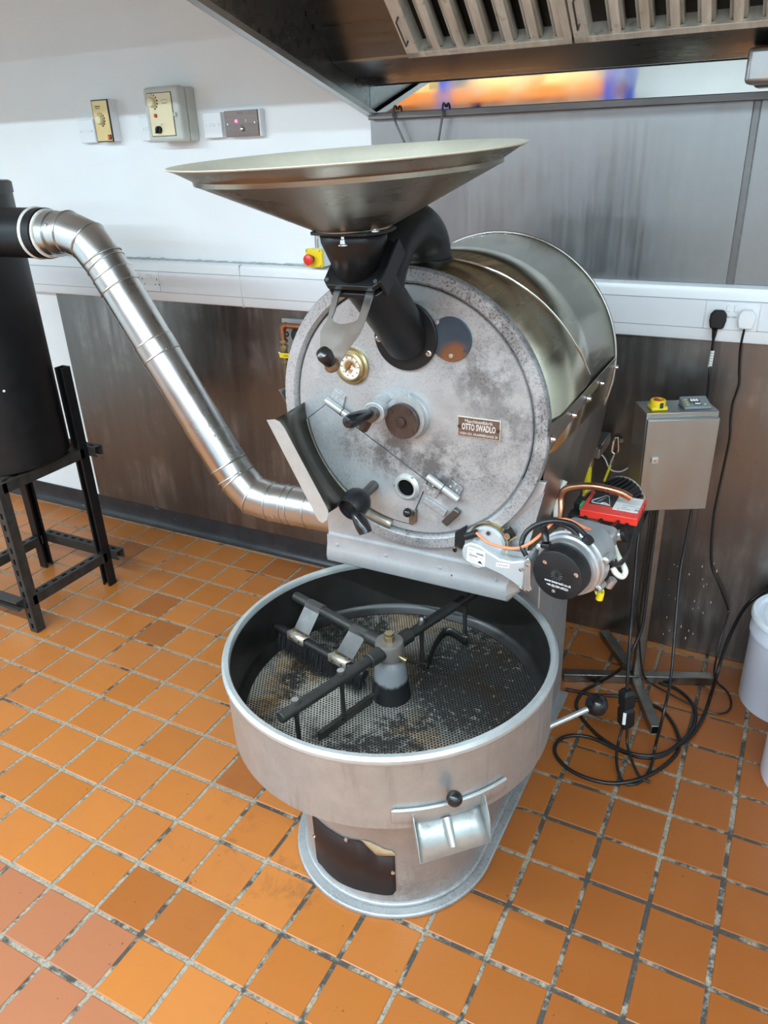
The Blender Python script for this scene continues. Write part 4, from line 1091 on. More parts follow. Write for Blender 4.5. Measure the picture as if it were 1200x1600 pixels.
mb = MB().add([v.co.copy() for v in bm.verts], [tuple(v.index for v in f.verts) for f in bm.faces]); bm.free()
mb.build('gate_slide', M['steel'], rs, solid=.004, soff=0, smooth=False)
ka = Pn(519, 570, np0, nn0)
MB().lathe([(0, 0), (.015, 0), (.0155, .004), (.011, .012), (0, .013)], ka + en * -.004, en, 20).build('slide_boss', plain('rusty_boss', (.2, .12, .07), .45, .5, .3, 50), rs)
kb = ka + V((-.022, -.028, .026))
kt = P(503, 549, y=kb.y)
MB().tube([ka + en * .006, ka.lerp(kt, .3), ka.lerp(kt, .7), ka.lerp(kt, .95), ka.lerp(kt, 1.06)], [.010, .0125, .015, .0125, .004], 18).build('slide_knob', M['black_gloss'], rs)
# throat: flat-flanged box tapering to the round pipe
HC = V((AX, .487, 0))
zt = 1.622
def rect_ring(z, hx, hy, cy, n=32, rnd=1.0):
    out = []
    for k in range(n):
        a = 2 * PI * k / n; c_, s_ = math.cos(a), math.sin(a)
        m_ = max(abs(c_), abs(s_)); sq = V((c_ / m_, s_ / m_, 0)); ci = V((c_, s_, 0)); q = sq.lerp(ci, rnd)
        out.append(V((AX + q.x * hx, cy + q.y * hy, z)))
    return out
r_top = rect_ring(zt, .062, .062, .494, 40, .85); r_mid = rect_ring(zt - .016, .061, .061, .495, 40, .9)
n40 = 40; a_bot = []
for k in range(n40):
    a = 2 * PI * k / n40; a_bot.append(gpt(.046 * math.cos(a), -.046 * math.sin(a), .017))
g_rows = [r_top + r_top[:1], r_mid + r_mid[:1], a_bot + a_bot[:1]]
MB().grid(g_rows).build('throat', M['black'], rs, solid=.003)
fr = rect_ring(zt, .072, .072, .496, 40, .62)
MB().prism(fr, (0, 0, .006)).build('throat_flange', M['black'], rs, bevel=.0015)
for p in (V((AX + .012, .4335, zt - .016)), V((AX + .062, .46, zt + .006)), V((AX - .068, .487, zt - .01))):
    ax_ = (0, -1, 0) if p.y < .42 else (0, 0, 1)
    MB().lathe([(0, 0), (.0095, 0), (.0095, .002), (.006, .003), (.005, .010), (.0035, .011), (.0035, .018), (0, .018)], p, ax_, 12).build('bolt', M['chrome'], rs)
# funnel: spun steel bowl, tilted a little to the left and to the front
TIL = Vector((-.0197, -.0372, 1)).normalized()
fo = V((AX, .4945, 1.628))
prof_out = [(.066, 0), (.080, .006), (.180, .053), (.269, .0945), (.276, .097), (.277, .1045), (.283, .108), (.305, .1205), (.3168, .1250)]
prof_in = [(.3178, .1280), (.305, .1232), (.283, .1105), (.271, .0985), (.180, .0560), (.086, .0095), (.06, -.004), (.03, -.006)]
bowl = MB().lathe(prof_out, fo, TIL, 112).build('funnel', M['hopper_out'], rs)
MB().lathe([prof_out[-1], (.3190, .1268), prof_in[0]] + prof_in[1:] + [(0, -.007)], fo, TIL, 112).build('funnel_inside', M['hopper_in'], bowl)
# ---- burner bolted to the front right
ba = math.radians(80); BA = V((math.cos(ba), math.sin(ba), 0)); BS = V((-BA.y, BA.x, 0)); BU = V((0, 0, 1))
c0 = P(870, 900, y=.600)
bn_ = MB().lathe([(0, .04), (.066, .04), (.0675, .046), (.0675, .052), (.0725, .054), (.0725, .068), (.077, .070), (.077, .098), (.070, .102), (.070, .150), (.0, .150)], c0, BA, 64).build('burner', M['alu_cast'], rs)
MB().lathe([(0, 0), (.053, 0), (.0572, .002), (.059, .007), (.0605, .042), (0, .042)], c0, BA, 64).build('fan_cover', M['black_matt'], bn_)
text('lettering', 'www.ismartech.co.uk', .0062, c0 - BU * .0165 + V((.003, 0, 0)), BS * -1, BU, M['ink_white'], bn_, .062, off=.0006, bold=.01)
text('lettering', '+44 (0)1204 695221', .0058, c0 - BU * .0265 + V((.003, 0, 0)), BS * -1, BU, M['ink_white'], bn_, .050, off=.0006, bold=.01)
for k in range(12):
    a = 2 * PI * k / 12
    d = BS * -math.cos(a) + BU * math.sin(a)
    MB().tube([c0 + d * .0055 + BU * .002 - BA * .0002, c0 + d * .0135 + BU * .002 - BA * .0002], [.0010, .0020], 6).build('vent_slot', M['ink'], bn_)
for (u, v) in ((851, 879), (900, 899), (864, 924)):
    dv_ = ray(u, v); q = CAM + dv_ * (BA.dot(c0 - CAM) / BA.dot(dv_))
    MB().lathe([(0, 0), (.0055, 0), (.0055, .0008), (.0030, .001), (.0025, .003), (0, .0035)], q, BA * -1, 14).build('cover_screw', M['chrome'], bn_)
# lugs around the housing
for a in (20, 100, 170, -35):
    d = BS * -math.cos(math.radians(a)) + BU * math.sin(math.radians(a))
    MB().tube([c0 + d * .080 + BA * .070, c0 + d * .080 + BA * .10], .009, 12).build('housing_lug', M['alu_cast'], bn_, bevel=.002)
    MB().cyl(c0 + d * .080 + BA * .070, BA * -1, .005, .004, 6).build('bolt', M['chrome'], bn_)
hs = c0 + BA * .125
MB().box(hs + V((.004, .055, -.006)), (.115, .05, .105), rotz(ba - PI / 2)).build('pump_casting', M['alu_cast'], bn_, bevel=.012, segs=3)
MB().tube([P(939, 925, y=.74), P(936, 937, y=.74)], .0085, 14).build('yellow_valve_cap', M['yellow'], bn_, bevel=.002)
MB().tube([P(958, 905, y=.72), P(950, 916, y=.72)], .010, 10).build('housing_lug', M['alu_cast'], bn_)
# air duct across to the machine
yd = .640
dp = [(721, 862), (724, 852), (735, 848), (750, 853), (765, 864), (781, 874), (800, 878), (818, 876), (821, 877), (817, 923), (800, 910), (781, 898), (757, 887), (748, 890), (740, 887), (727, 877), (722, 871)]
MB().prism([P(u, v, y=yd) for u, v in dp], (0, .055, 0)).build('air_duct', M['alu_paint'], bn_, bevel=.004)
lb = [(731, 854), (758, 863), (757, 886), (729, 876)]
MB().prism([P(u, v, y=yd - .0004) for u, v in lb], (0, .0008, 0)).build('duct_label', M['paper'], bn_)
def lerp2(a, b, t): return (a[0] + (b[0] - a[0]) * t, a[1] + (b[1] - a[1]) * t)
def on_quad(qd, s, t): return lerp2(lerp2(qd[0], qd[1], s), lerp2(qd[3], qd[2], s), t)
def mark(quad, s0, s1, t0, t1, fn, name, mt, par):
    MB().prism([fn(*on_quad(quad, s, t)) for s, t in ((s0, t0), (s1, t0), (s1, t1), (s0, t1))], (0, -.0003, 0)).build(name, mt, par, smooth=False)
ink2 = plain('grey_print', (.22, .22, .22), .6)
fdk = lambda u, v: P(u, v, y=yd - .0005)
for s0, s1, t0, t1 in ((.08, .35, .12, .17), (.5, .92, .2, .34), (.08, .3, .34, .38), (.1, .6, .45, .55), (.08, .3, .62, .66), (.7, .9, .5, .54), (.08, .5, .74, .77), (.08, .5, .84, .87)):
    mark(lb, s0, s1, t0, t1, fdk, 'print_line', ink2, bn_)
MB().prism([fdk(*on_quad(lb, s, t)) for s, t in ((.58, .86), (.74, .68), (.9, .9))], (0, -.0003, 0)).build('triangle_logo', M['ink'], bn_)
l2 = [(775, 879), (796, 882), (795, 888), (775, 885)]
MB().prism([P(u, v, y=yd - .0004) for u, v in l2], (0, .0008, 0)).build('duct_label', M['paper'], bn_)
for k in range(6): mark(l2, .1 + k * .14, .18 + k * .14, .3, .7, fdk, 'print_line', ink2, bn_)
fl2 = [(819, 876), (826, 872), (830, 881), (828, 915), (831, 922), (824, 926), (817, 923)]
MB().prism([P(u, v, y=.632) for u, v in fl2], (0, .07, 0)).build('duct_flange', M['alu_cast'], bn_, bevel=.002)
for u, v in ((814, 889), (814, 919), (825, 882), (825, 922)):
    MB().lathe([(0, 0), (.005, 0), (.004, .004), (0, .005)], P(u, v, y=.636), (0, -1, 0), 10).build('bolt', M['chrome'], bn_)
fc2 = P(760, 851, y=.672)
MB().lathe([(0, .026), (.0455, .026), (.0455, .018), (.043, .016), (.043, .008), (.038, .002), (0, .0)], fc2, (0, 1, 0), 44).build('burner_flange', M['alu_paint'], bn_)
MB().lathe([(.0455, .012), (.049, .012), (.049, .026), (.0455, .026)], fc2, (0, 1, 0), 44, closed=True).build('flange_gasket', M['brass'], bn_)
MB().tube([P(727, 839, y=.655), P(745, 833, y=.655)], .009, 12).build('ignition_boot', M['black_matt'], bn_, bevel=.002)
MB().cyl(P(746, 827, y=.668), (0, -1, 0), .004, .006, 8).build('bolt', M['steel'], bn_)
MB().cyl(P(763, 833, y=.671), (0, -1, 0), .005, .003, 8).build('bolt', M['dark_steel'], bn_)
bx = [(783, 833), (795, 824), (803, 834), (799, 838), (808, 840), (794, 848)]
MB().prism([P(u, v, y=.690) for u, v in bx], (0, .010, 0)).build('clamp_plate', M['brass'], bn_, bevel=.001)
MB().prism([P(u, v, y=.686) for u, v in ((784, 832), (796, 825), (805, 838), (793, 846))], (0, .008, 0)).build('clamp_pad', M['black_matt'], bn_)
MB().cyl(P(793, 837, y=.684), (0, -1, 0), .008, .005, 12).build('clamp_bolt', M['steel'], bn_)
MB().prism([P(u, v, y=.694) for u, v in ((711, 832), (728, 822), (726, 848), (722, 858), (710, 853))], (0, .008, 0)).build('cavity_shade', M['black_matt'], bn_)  # black sheet that paints in the shade of the gap below the ring
MB().cyl(P(712, 858, y=.69), (0, -1, 0), .006, .006, 8).build('bolt', M['chrome'], bn_)
# ribbed air intake behind the control box
mo = P(941, 799, y=1.10); me_ = mo + V((math.cos(math.radians(72)), math.sin(math.radians(72)), .0)) * .12
MD = (me_ - mo).normalized(); _, mb1, mb2 = basis(MD)
MB().tube([mo, me_], .052, 36).build('intake_core', M['ink'], bn_)
for k in range(30):
    a = 2 * PI * k / 30; d = mb1 * math.cos(a) + mb2 * math.sin(a)
    t_ = mb1 * -math.sin(a) + mb2 * math.cos(a)
    MB().prism([mo + d * .050 + t_ * .0022, mo + d * .064 + t_ * .0022, mo + d * .064 - t_ * .0022, mo + d * .050 - t_ * .0022], MD * .112).build('intake_rib', M['black_matt'], bn_)
for s_ in (.0, .112):
    c_ = mo + MD * s_
    MB().lathe([(.063 + .0028 * math.cos(2 * PI * k / 8), .0028 * math.sin(2 * PI * k / 8)) for k in range(8)], c_, MD, 40, closed=True).build('intake_ring', M['steel'], bn_)
# red control box
zt_ = .925
cq = [P(905, 794, z=zt_), P(996, 812, z=zt_), P(1011, 780, z=zt_), P(926, 767, z=zt_)]
bx0, bx1 = (cq[0].x + cq[3].x) / 2, (cq[1].x + cq[2].x) / 2; by0, by1 = (cq[0].y + cq[1].y) / 2, (cq[2].y + cq[3].y) / 2
MB().box2((bx0 + .006, by0 + .006, zt_ - .075), (bx1 - .002, by1 - .004, zt_ - .018)).build('control_base', M['black_matt'], bn_, bevel=.003)
rb = MB().box2((bx0, by0, zt_ - .022), (bx1, by1, zt_)).build('red_lid', M['red'], bn_, bevel=.003)
W_, D_ = bx1 - bx0, by1 - by0
MB().box2((bx0 + .012, by0 + .042, zt_ - .001), (bx0 + .072, by1 - .004, zt_ + .0006)).build('dark_label', M['ink'], bn_)
MB().box2((bx0 + .073, by0 + .030, zt_ - .001), (bx1 - .006, by1 - .006, zt_ + .0007)).build('white_label', M['paper'], bn_)
tri = [(.018, .052), (.064, .047), (.066, .052), (.050, .098), (.045, .101), (.040, .098)]
tp_ = [V((bx0 + a, by0 + b + (.0), zt_ + .0010)) for a, b in [(.018, .050), (.064, .046), (.050, .100), (.042, .102), (.016, .060)]]
MB().tube(tp_ + tp_[:1], .0011, 6).build('logo_outline', M['ink_white'], bn_)
text('lettering', 'Bentone', .008, (bx0 + .038, by0 + .074, zt_ + .0008), V((.35, 1, 0)) * -1, V((1, -.35, 0)), M['ink_white'], bn_, .036)
fl_ = [V((bx0 + a, by0 + b, zt_ + .0010)) for a, b in ((.040, .052), (.050, .054), (.060, .051), (.052, .058), (.043, .057))]
MB().tube(fl_ + fl_[:1], .0009, 5).build('logo_flame', M['ink_white'], bn_)
for a, b, wx, wy in ((.020, .040, .022, .002), (.020, .050, .012, .002), (.052, .040, .010, .006), (.052, .055, .012, .002), (.020, .062, .03, .0015), (.012, .035, .004, .003)):
    x_ = bx0 + .073 + a; y_ = by0 + b
    MB().box2((x_, y_, zt_ + .0004), (x_ + wx, y_ + wy, zt_ + .0010)).build('print_line', ink2, bn_)
for a in (.016, .055, .118):
    MB().cyl((bx0 + a, by0 - .001, zt_ - .020), (0, -1, 0), .0055, .003, 12).build('lid_clip', M['black_matt'], bn_)
MB().box2((bx0 - .030, by0 + .004, zt_ - .052), (bx0 + .004, by0 + .040, zt_ - .022)).build('plug_connector', M['black_matt'], bn_, bevel=.002)
MB().box2((bx0 - .026, by0 + .044, zt_ - .045), (bx0 + .004, by0 + .09, zt_ - .005)).build('relay_block', M['black_matt'], bn_, bevel=.002)
MB().box2((bx0 - .008, by0 + .030, zt_ - .018), (bx0 + .004, by0 + .060, zt_ - .004)).build('green_terminal', M['green'], bn_)
MB().box2((bx0 + .012, by0 - .012, zt_ - .072), (bx0 + .052, by0 + .03, zt_ - .026)).build('gas_valve_block', M['alu_cast'], bn_, bevel=.004)
MB().cyl((bx0 + .046, by0 - .012, zt_ - .048), (0, -1, 0), .008, .003, 14).build('port_plug', M['dark_steel'], bn_)
MB().tube([P(951, 838, y=.885), P(972, 836, y=.885)], .014, 14).build('pressure_fitting', M['alu_cast'], bn_, bevel=.002)
MB().tube([P(972, 836, y=.885), P(979, 835, y=.885)], .017, 14).build('fitting_cap', M['black_matt'], bn_, bevel=.002)
# pipes and leads of the burner
def pth(seq): return smooth_path([P(u, v, y=y) for u, v, y in seq], 6)
MB().tube(pth([(873, 812, .93), (876, 795, .94), (876, 780, .95), (881, 767, .955), (896, 761, .96), (928, 760, .965), (965, 768, .97), (985, 778, .98)]), .0095, 14).build('copper_pipe', M['copper'], bn_)
MB().tube(pth([(822, 868, .598), (817, 858, .60), (815, 848, .61), (822, 832, .62), (838, 820, .63), (860, 814, .64), (880, 815, .65), (898, 821, .66), (916, 838, .665), (934, 860, .67), (950, 876, .68), (966, 882, .71), (980, 866, .78), (987, 838, .86)]), .0058, 10).build('burner_lead', M['rubber'], bn_)
MB().tube(pth([(850, 822, .665), (868, 818, .66), (888, 824, .665), (906, 840, .668), (926, 864, .672), (945, 882, .69), (962, 888, .72)]), .0058, 10).build('burner_lead', M['rubber'], bn_)
MB().tube([P(914, 848, y=.660), P(922, 841, y=.660)], .012, 10).build('cable_tie', M['black_matt'], bn_)
MB().tube(pth([(850, 826, .63), (852, 836, .615), (853, 848, .606)]), [.008] * 12 + [.010], 12).build('lead_plug', M['rubber'], bn_)
MB().box(P(853, 851, y=.612), (.020, .02, .012)).build('lead_plug_body', M['black_matt'], bn_, bevel=.003)
MB().tube(pth([(745, 833, .650), (755, 842, .636), (765, 849, .628), (785, 855, .615), (806, 857, .605), (822, 852, .60), (836, 843, .61), (850, 831, .63), (862, 818, .65), (872, 812, .67), (890, 813, .68), (908, 822, .69), (924, 828, .72), (938, 830, .78), (947, 828, .84)]), .0036, 10).build('ignition_lead', M['orange'], bn_)
MB().tube(pth([(947, 828, .84), (956, 824, .88), (966, 815, .93)]), .0045, 10).build('lead_sleeve', M['rubber'], bn_)
MB().tube(pth([(959, 838, .86), (958, 848, .80), (964, 866, .76), (974, 884, .73), (977, 894, .72), (972, 901, .71), (963, 896, .70), (957, 886, .70)]), .0068, 12).build('clear_hose', M['hose'], bn_)

# ================================================================ CONTROL CABINET ON ITS STAND
yw = math.atan2(.099, .189); cw, cD = .2134, .128
FL = V((1.339, 1.438, 0)); ux = V((math.cos(yw), math.sin(yw), 0)); uy = V((-ux.y, ux.x, 0)); Rz = rotz(yw)
def cb(a, b, z): return FL + ux * a + uy * b + V((0, 0, z))
M['cab'] = brushed('cabinet_stainless', (0.37, 0.38, 0.37), 0.34, (3, 3, 0.4), 0.02, 0.03, bl_scale=2)
cz0, cz1 = .708, 1.020
base_c = V((1.392, 1.530, 0))
cab = empty('control_cabinet', base_c, 'stainless control cabinet with a yellow and red isolator on a cross-footed post', 'control cabinet')
MB().box(cb(cw / 2, cD / 2 + .006, (cz0 + cz1) / 2), (cw, cD - .012, cz1 - cz0), Rz).build('cabinet_body', M['cab'], cab, bevel=.002)
MB().box(cb(cw / 2, .004, (cz0 + cz1 - .018) / 2), (cw - .002, .014, cz1 - cz0 - .016), Rz).build('door', M['cab'], cab, bevel=.002)
lk = P(1027, 724, y=FL.y - .012); s_ = (lk - FL).dot(ux)
MB().box(cb(s_, -.006, lk.z), (.019, .008, .019), Rz).build('lock_plate', M['alu_paint'], cab, bevel=.001)
MB().cyl(cb(s_, -.010, lk.z), uy * -1, .0072, .003, 18).build('lock_barrel', M['chrome'], cab)
MB().box(cb(s_ - .001, -.0135, lk.z), (.004, .001, .002), Rz).build('key_slot', M['ink'], cab)
ic = P(1027, 637, z=cz1 + .003); ia, ib = (ic - FL).dot(ux), (ic - FL).dot(uy)
iso = MB().box(cb(ia, ib, cz1 + .006), (.048, .048, .012), Rz).build('isolator', M['yellow'], cab, bevel=.004)
MB().lathe([(.0225, 0), (.0225, .016), (.0205, .018), (.0165, .018), (.0165, .004), (.0225, 0)], cb(ia, ib, cz1 + .011), (0, 0, 1), 32).build('isolator_ring', M['yellow'], iso)
MB().cyl(cb(ia, ib, cz1 + .008), (0, 0, 1), .0162, .012, 28).build('isolator_knob', M['red'], iso)
MB().box(cb(ia, ib, cz1 + .024), (.010, .031, .012), rotz(yw + .3)).build('isolator_grip', M['red'], iso, bevel=.002)
MB().box(cb(ia + .004, ib - .0225, cz1 + .016), (.010, .003, .016), Rz).build('isolator_notch', M['ink'], iso)
# sloping display
dcp = P(1086, 632, z=cz1 + .006); dA, dB = (dcp - FL).dot(ux), (dcp - FL).dot(uy)
wd, dp_ = .080, .055
sec = [(-.5, 0, .004), (-.5, 0, .010), (.5, 0, .026), (.5, 0, .0)]
yb0, yb1 = dB - dp_ / 2, dB + dp_ / 2
poly = [cb(dA - wd / 2, yb0, cz1), cb(dA - wd / 2, yb0, cz1 + .008), cb(dA - wd / 2, yb1, cz1 + .024), cb(dA - wd / 2, yb1, cz1)]
dsp = MB().prism(poly, ux * wd).build('display_unit', plain('display_grey', (.23, .25, .28), .4), cab, bevel=.002)
sl = (V(poly[2]) - V(poly[1])).normalized(); sn = ux.cross(sl)
def dsp_pt(a, b, h=.0006): return V(poly[1]) + ux * a + sl * b + sn * h
def dbox(a0, a1, b0, b1, nm, mt, h=.0006):
    MB().prism([dsp_pt(a0, b0, h), dsp_pt(a1, b0, h), dsp_pt(a1, b1, h), dsp_pt(a0, b1, h)], sn * .0006).build(nm, mt, dsp, smooth=False)
dbox(.008, .016, .008, .013, 'key', plain('yellow_key', (.75, .78, .2), .5)); dbox(.008, .016, .021, .026, 'key', M['yellow']); dbox(.008, .016, .034, .039, 'key', bpy.data.materials['yellow_key'])
dbox(.060, .067, .009, .014, 'key', bpy.data.materials['yellow_key'])
dbox(.022, .052, .022, .042, 'screen', M['ink']); dbox(.032, .052, .008, .020, 'screen', M['ink'])
seg = emit('segment_glow', (.75, .8, .75), 0.6)
text('lettering', '888', .013, dsp_pt(.037, .032, .0014), ux, sl, seg, dsp, .024, bold=.01)
text('lettering', '888', .008, dsp_pt(.042, .014, .0014), ux, sl, seg, dsp, .016, bold=.01)
# stand
M['box_section'] = brushed('stand_box_steel', (0.26, 0.245, 0.22), 0.36, (4, 4, 4), 0.15, 0.3, bl_scale=9)
MB().box((base_c.x, base_c.y, (.03 + cz0) / 2), (.032, .032, cz0 - .03), rotz(.39)).build('post', M['box_section'], cab, bevel=.002)
for p_, q_ in (((1.154, 1.433), (1.632, 1.630)), ((1.227, 1.752), (1.392 + .012, 1.53 - .022)), ((1.392 - .0, 1.53 - .02), (1.503, 1.281))):
    a_, b_ = V((*p_, .0165)), V((*q_, .0165)); d = b_ - a_
    MB().box((a_ + b_) / 2, (d.length, .034, .032), rotz(math.atan2(d.y, d.x))).build('foot_bar', M['box_section'], cab, bevel=.002)
e_ = V((1.503, 1.281, .0165)); d = (e_ - V((1.392, 1.51, .0165))).normalized()
MB().box(e_ + d * .0008, (.001, .028, .026), rotz(math.atan2(d.y, d.x))).build('open_end', M['void'], cab)

# ================================================================ CABLES
def cable(name, seqs, r, label, cat='cable', mt=None, root=None):
    """seqs: list of point lists in world space; first one is the thing's own mesh"""
    o = None
    for s_ in seqs:
        mb = MB().tube(smooth_path(s_, 6), r, 10)
        if o is None:
            o = mb.build(name, mt or M['rubber']) if root is None else mb.build('lead', mt or M['rubber'], root)
            if root is None: tag(o, label, cat); root = o
        else: mb.build('loop', mt or M['rubber'], root)
    return root
def G(u, v, z=.006): return P(u, v, z=z)
def Wl(u, v, y): return P(u, v, y=y)
# white plug and its long lead
q = P(1166, 500, y=1.72)
r = empty('power_lead', (q.x, 1.745, q.z), 'long thin black lead hanging from the white plug at the right end socket', 'cable')
plug_body('plug', (q.x, 1.7455, q.z), M['pvc'], r)
s_ = [Wl(1163, 514, 1.73), Wl(1157, 544, 1.765), Wl(1155, 577, 1.778), Wl(1155, 598, 1.78), Wl(1150, 616, 1.78), Wl(1144.5, 632, 1.78), Wl(1141, 660, 1.78), Wl(1139, 690, 1.78), Wl(1122, 770, 1.78), Wl(1114, 815, 1.78), Wl(1111, 880, 1.78), Wl(1124, 915, 1.775), Wl(1137, 950, 1.77), Wl(1138, 958, 1.765), Wl(1128, 990, 1.74), Wl(1119, 1029, 1.68), Wl(1116, 1050, 1.62), G(1121, 1066), G(1133, 1077), G(1141, 1090), G(1142, 1105), G(1132, 1114), G(1112, 1114), G(1086, 1104), G(1058, 1090), G(1032, 1076), G(1012, 1063, .01)]
s_ += [Wl(1003, 1045, 1.46), Wl(998, 985, 1.46), Wl(996, 945, 1.46), Wl(1003, 900, 1.47), Wl(1012, 840, 1.48), Wl(1016, 797, 1.49)]
MB().tube(smooth_path(s_, 6), .0034, 8).build('lead', M['rubber'], r)
# lead with the inline connector below the cabinet
r = empty('inline_connector', P(978, 1110, y=1.165), 'black inline connector with white tag hanging from a lead by the roaster lever', 'connector')
pa, pb, pc_ = P(980, 1077, y=1.165), P(979, 1104, y=1.165), P(977, 1136, y=1.165)
MB().tube([pa, pa.lerp(pb, .2), pa.lerp(pb, .9), pb], [.018, .027, .027, .022], 4).build('connector_socket', M['black_matt'], r, bevel=.003, smooth=False)
MB().tube([pb, pb.lerp(pc_, .15), pb.lerp(pc_, .8), pc_], [.022, .028, .027, .017], 4).build('connector_plug', M['black_matt'], r, bevel=.003, smooth=False)
tq = [P(u, v, y=1.136) for u, v in ((974, 1114), (979, 1115), (977, 1133), (972, 1132))]
MB().prism(tq, (0, .001, 0)).build('white_tag', M['paper'], r)
s_ = [Wl(1011, 800, 1.47), Wl(998, 835, 1.40), Wl(991, 915, 1.33), Wl(985, 990, 1.23), Wl(981, 1050, 1.18), pa]
MB().tube(smooth_path(s_, 6), .0052, 10).build('lead', M['rubber'], r)
s_ = [pc_ - V((.008, 0, 0)), P(967, 1156, z=.050), P(963, 1182, z=.030), G(966, 1206, .016), G(975, 1222), G(992, 1222), G(1008, 1214, .012)]
MB().tube(smooth_path(s_, 6), .0045, 10).build('lead', M['rubber'], r)
s_ = [pc_ + V((.006, 0, 0)), P(980, 1160, z=.048), P(985, 1182, z=.032), G(993, 1202, .018), G(1002, 1216, .01), G(1016, 1222, .008)]
MB().tube(smooth_path(s_, 6), .0045, 10).build('lead', M['rubber'], r)
# slack coil on the floor
s_ = [Wl(1027, 796, 1.50), Wl(1020, 850, 1.49), Wl(1013, 905, 1.47), Wl(1004, 975, 1.44), Wl(992, 1008, 1.41), Wl(972, 1043, 1.36), G(941, 1064, .02), G(915, 1078), G(902, 1094), G(902, 1108), G(913, 1127), G(938, 1152), G(973, 1173, .012), G(1008, 1181, .018), G(1034, 1178, .018), G(1058, 1166, .014), G(1082, 1148, .012), G(1099, 1120, .010), G(1110, 1088, .012), Wl(1120, 1055, 1.50), Wl(1130, 1020, 1.56), Wl(1144, 985, 1.64), Wl(1160, 955, 1.72), Wl(1178, 935, 1.765), Wl(1215, 912, 1.78)]
s2 = [G(884, 1077), G(905, 1081), G(930, 1086, .012), G(968, 1088), G(1002, 1096), G(1032, 1108), G(1050, 1128), G(1060, 1150, .010), G(1060, 1172), G(1046, 1190), G(1024, 1206, .012), G(994, 1219, .012), G(958, 1224), G(924, 1218), G(892, 1204), G(871, 1184), G(867, 1168), G(877, 1154), G(900, 1149), G(928, 1154), G(960, 1169), G(1000, 1183, .010), G(1034, 1181, .010), G(1058, 1164, .022), G(1077, 1146, .020), G(1086, 1128, .010), G(1086, 1110, .008), G(1076, 1092), G(1056, 1076), G(1034, 1068), G(1012, 1058)]
cable('extension_cable', [s_, s2], .0058, 'thick black cable coiled in loose loops on the tiles below the cabinet')
s_ = [Wl(1081, 796, 1.53), Wl(1070, 855, 1.50), Wl(1062, 900, 1.46), Wl(1055, 980, 1.38), Wl(1048, 1060, 1.28), Wl(1036, 1118, 1.18), G(1024, 1165, .03), G(1019, 1192, .014), G(1010, 1212, .010), G(996, 1224, .006), G(978, 1226, .006)]
cable('cabinet_cable', [s_], .0046, 'single black cable dropping from the right side of the cabinet to the floor coil')

# ================================================================ PAINT BUCKETS
def bucket(cx, cy, r, h, label, lid=True):
    b = MB().lathe([(0, 0), (r * .985, 0), (r * .99, .004), (r, h - .075), (r * 1.005, h - .072), (r * 1.035, h - .070), (r * 1.035, h - .055), (r * 1.02, h - .05), (r * 1.02, h - .006), (0, h - .006)], (cx, cy, 0), (0, 0, 1), 72).build('plastic_bucket', M['bucket'], origin=(cx, cy, 0))
    tag(b, label, 'bucket')
    MB().lathe([(0, h - .004), (r * .80, h - .004), (r * .82, h - .010), (r * .90, h - .010), (r * .93, h + .004), (r * 1.03, h + .006), (r * 1.06, h), (r * 1.06, h - .014), (r * 1.03, h - .016)], (cx, cy, 0), (0, 0, 1), 72).build('lid', M['bucket_lid'], b)
    MB().lathe([(r * .82, h - .0095), (r * .90, h - .0095)], (cx, cy, 0), (0, 0, 1), 72).build('lid_groove', M['bucketrim'], b)
    return b
bucket(1.868, 1.630, .148, .338, 'white lidded plastic bucket beside the steel wall, with the cable passing behind it')
bucket(1.962, 1.270, .148, .338, 'white plastic bucket cut off by the right picture edge, nearer the viewer')

# ================================================================ BLACK CYCLONE TANK, ITS STAND AND THE FLUE
TC = V((-1.085, 1.045, 0)); TR = .250
tk = MB().lathe([(0, .668), (TR - .006, .668), (TR, .674), (TR, 1.655), (0, 1.655)], TC, (0, 0, 1), 72).build('exhaust_tank', M['black'], origin=(TC.x, TC.y, .668))
tag(tk, 'tall black cylindrical exhaust tank at the left edge, sitting in the black stand', 'tank')
MB().lathe([(0, 1.650), (TR + .004, 1.650), (TR + .004, 1.684), (TR - .004, 1.690), (0, 1.690)], TC, (0, 0, 1), 72).build('lid', plain('dusty_black_lid', (.035, .033, .03), .5, 0, .3, 14), tk)
zs = 1.534
MB().tube([(TC.x + .15, TC.y, zs), (TC.x + .527, TC.y, zs)], .080, 40).build('outlet_stub', M['black'], tk)
MB().lathe([(.080, 0), (.0835, .004), (.083, .010), (.080, .014)], (TC.x + .478, TC.y, zs), (1, 0, 0), 40, closed=False).build('sealant_ring', plain('white_sealant', (.62, .60, .55), .7, 0, .2, 60), tk)
q = P(52, 642, y=TC.y - .22)
sd = (q - TC); sd.z = 0; sd.normalize()
MB().lathe([(0, 0), (.005, 0), (.002, .0010), (0, .001)], TC + sd * (TR - .0002) + V((0, 0, q.z)), sd, 8).build('paint_chip', M['paper'], tk)

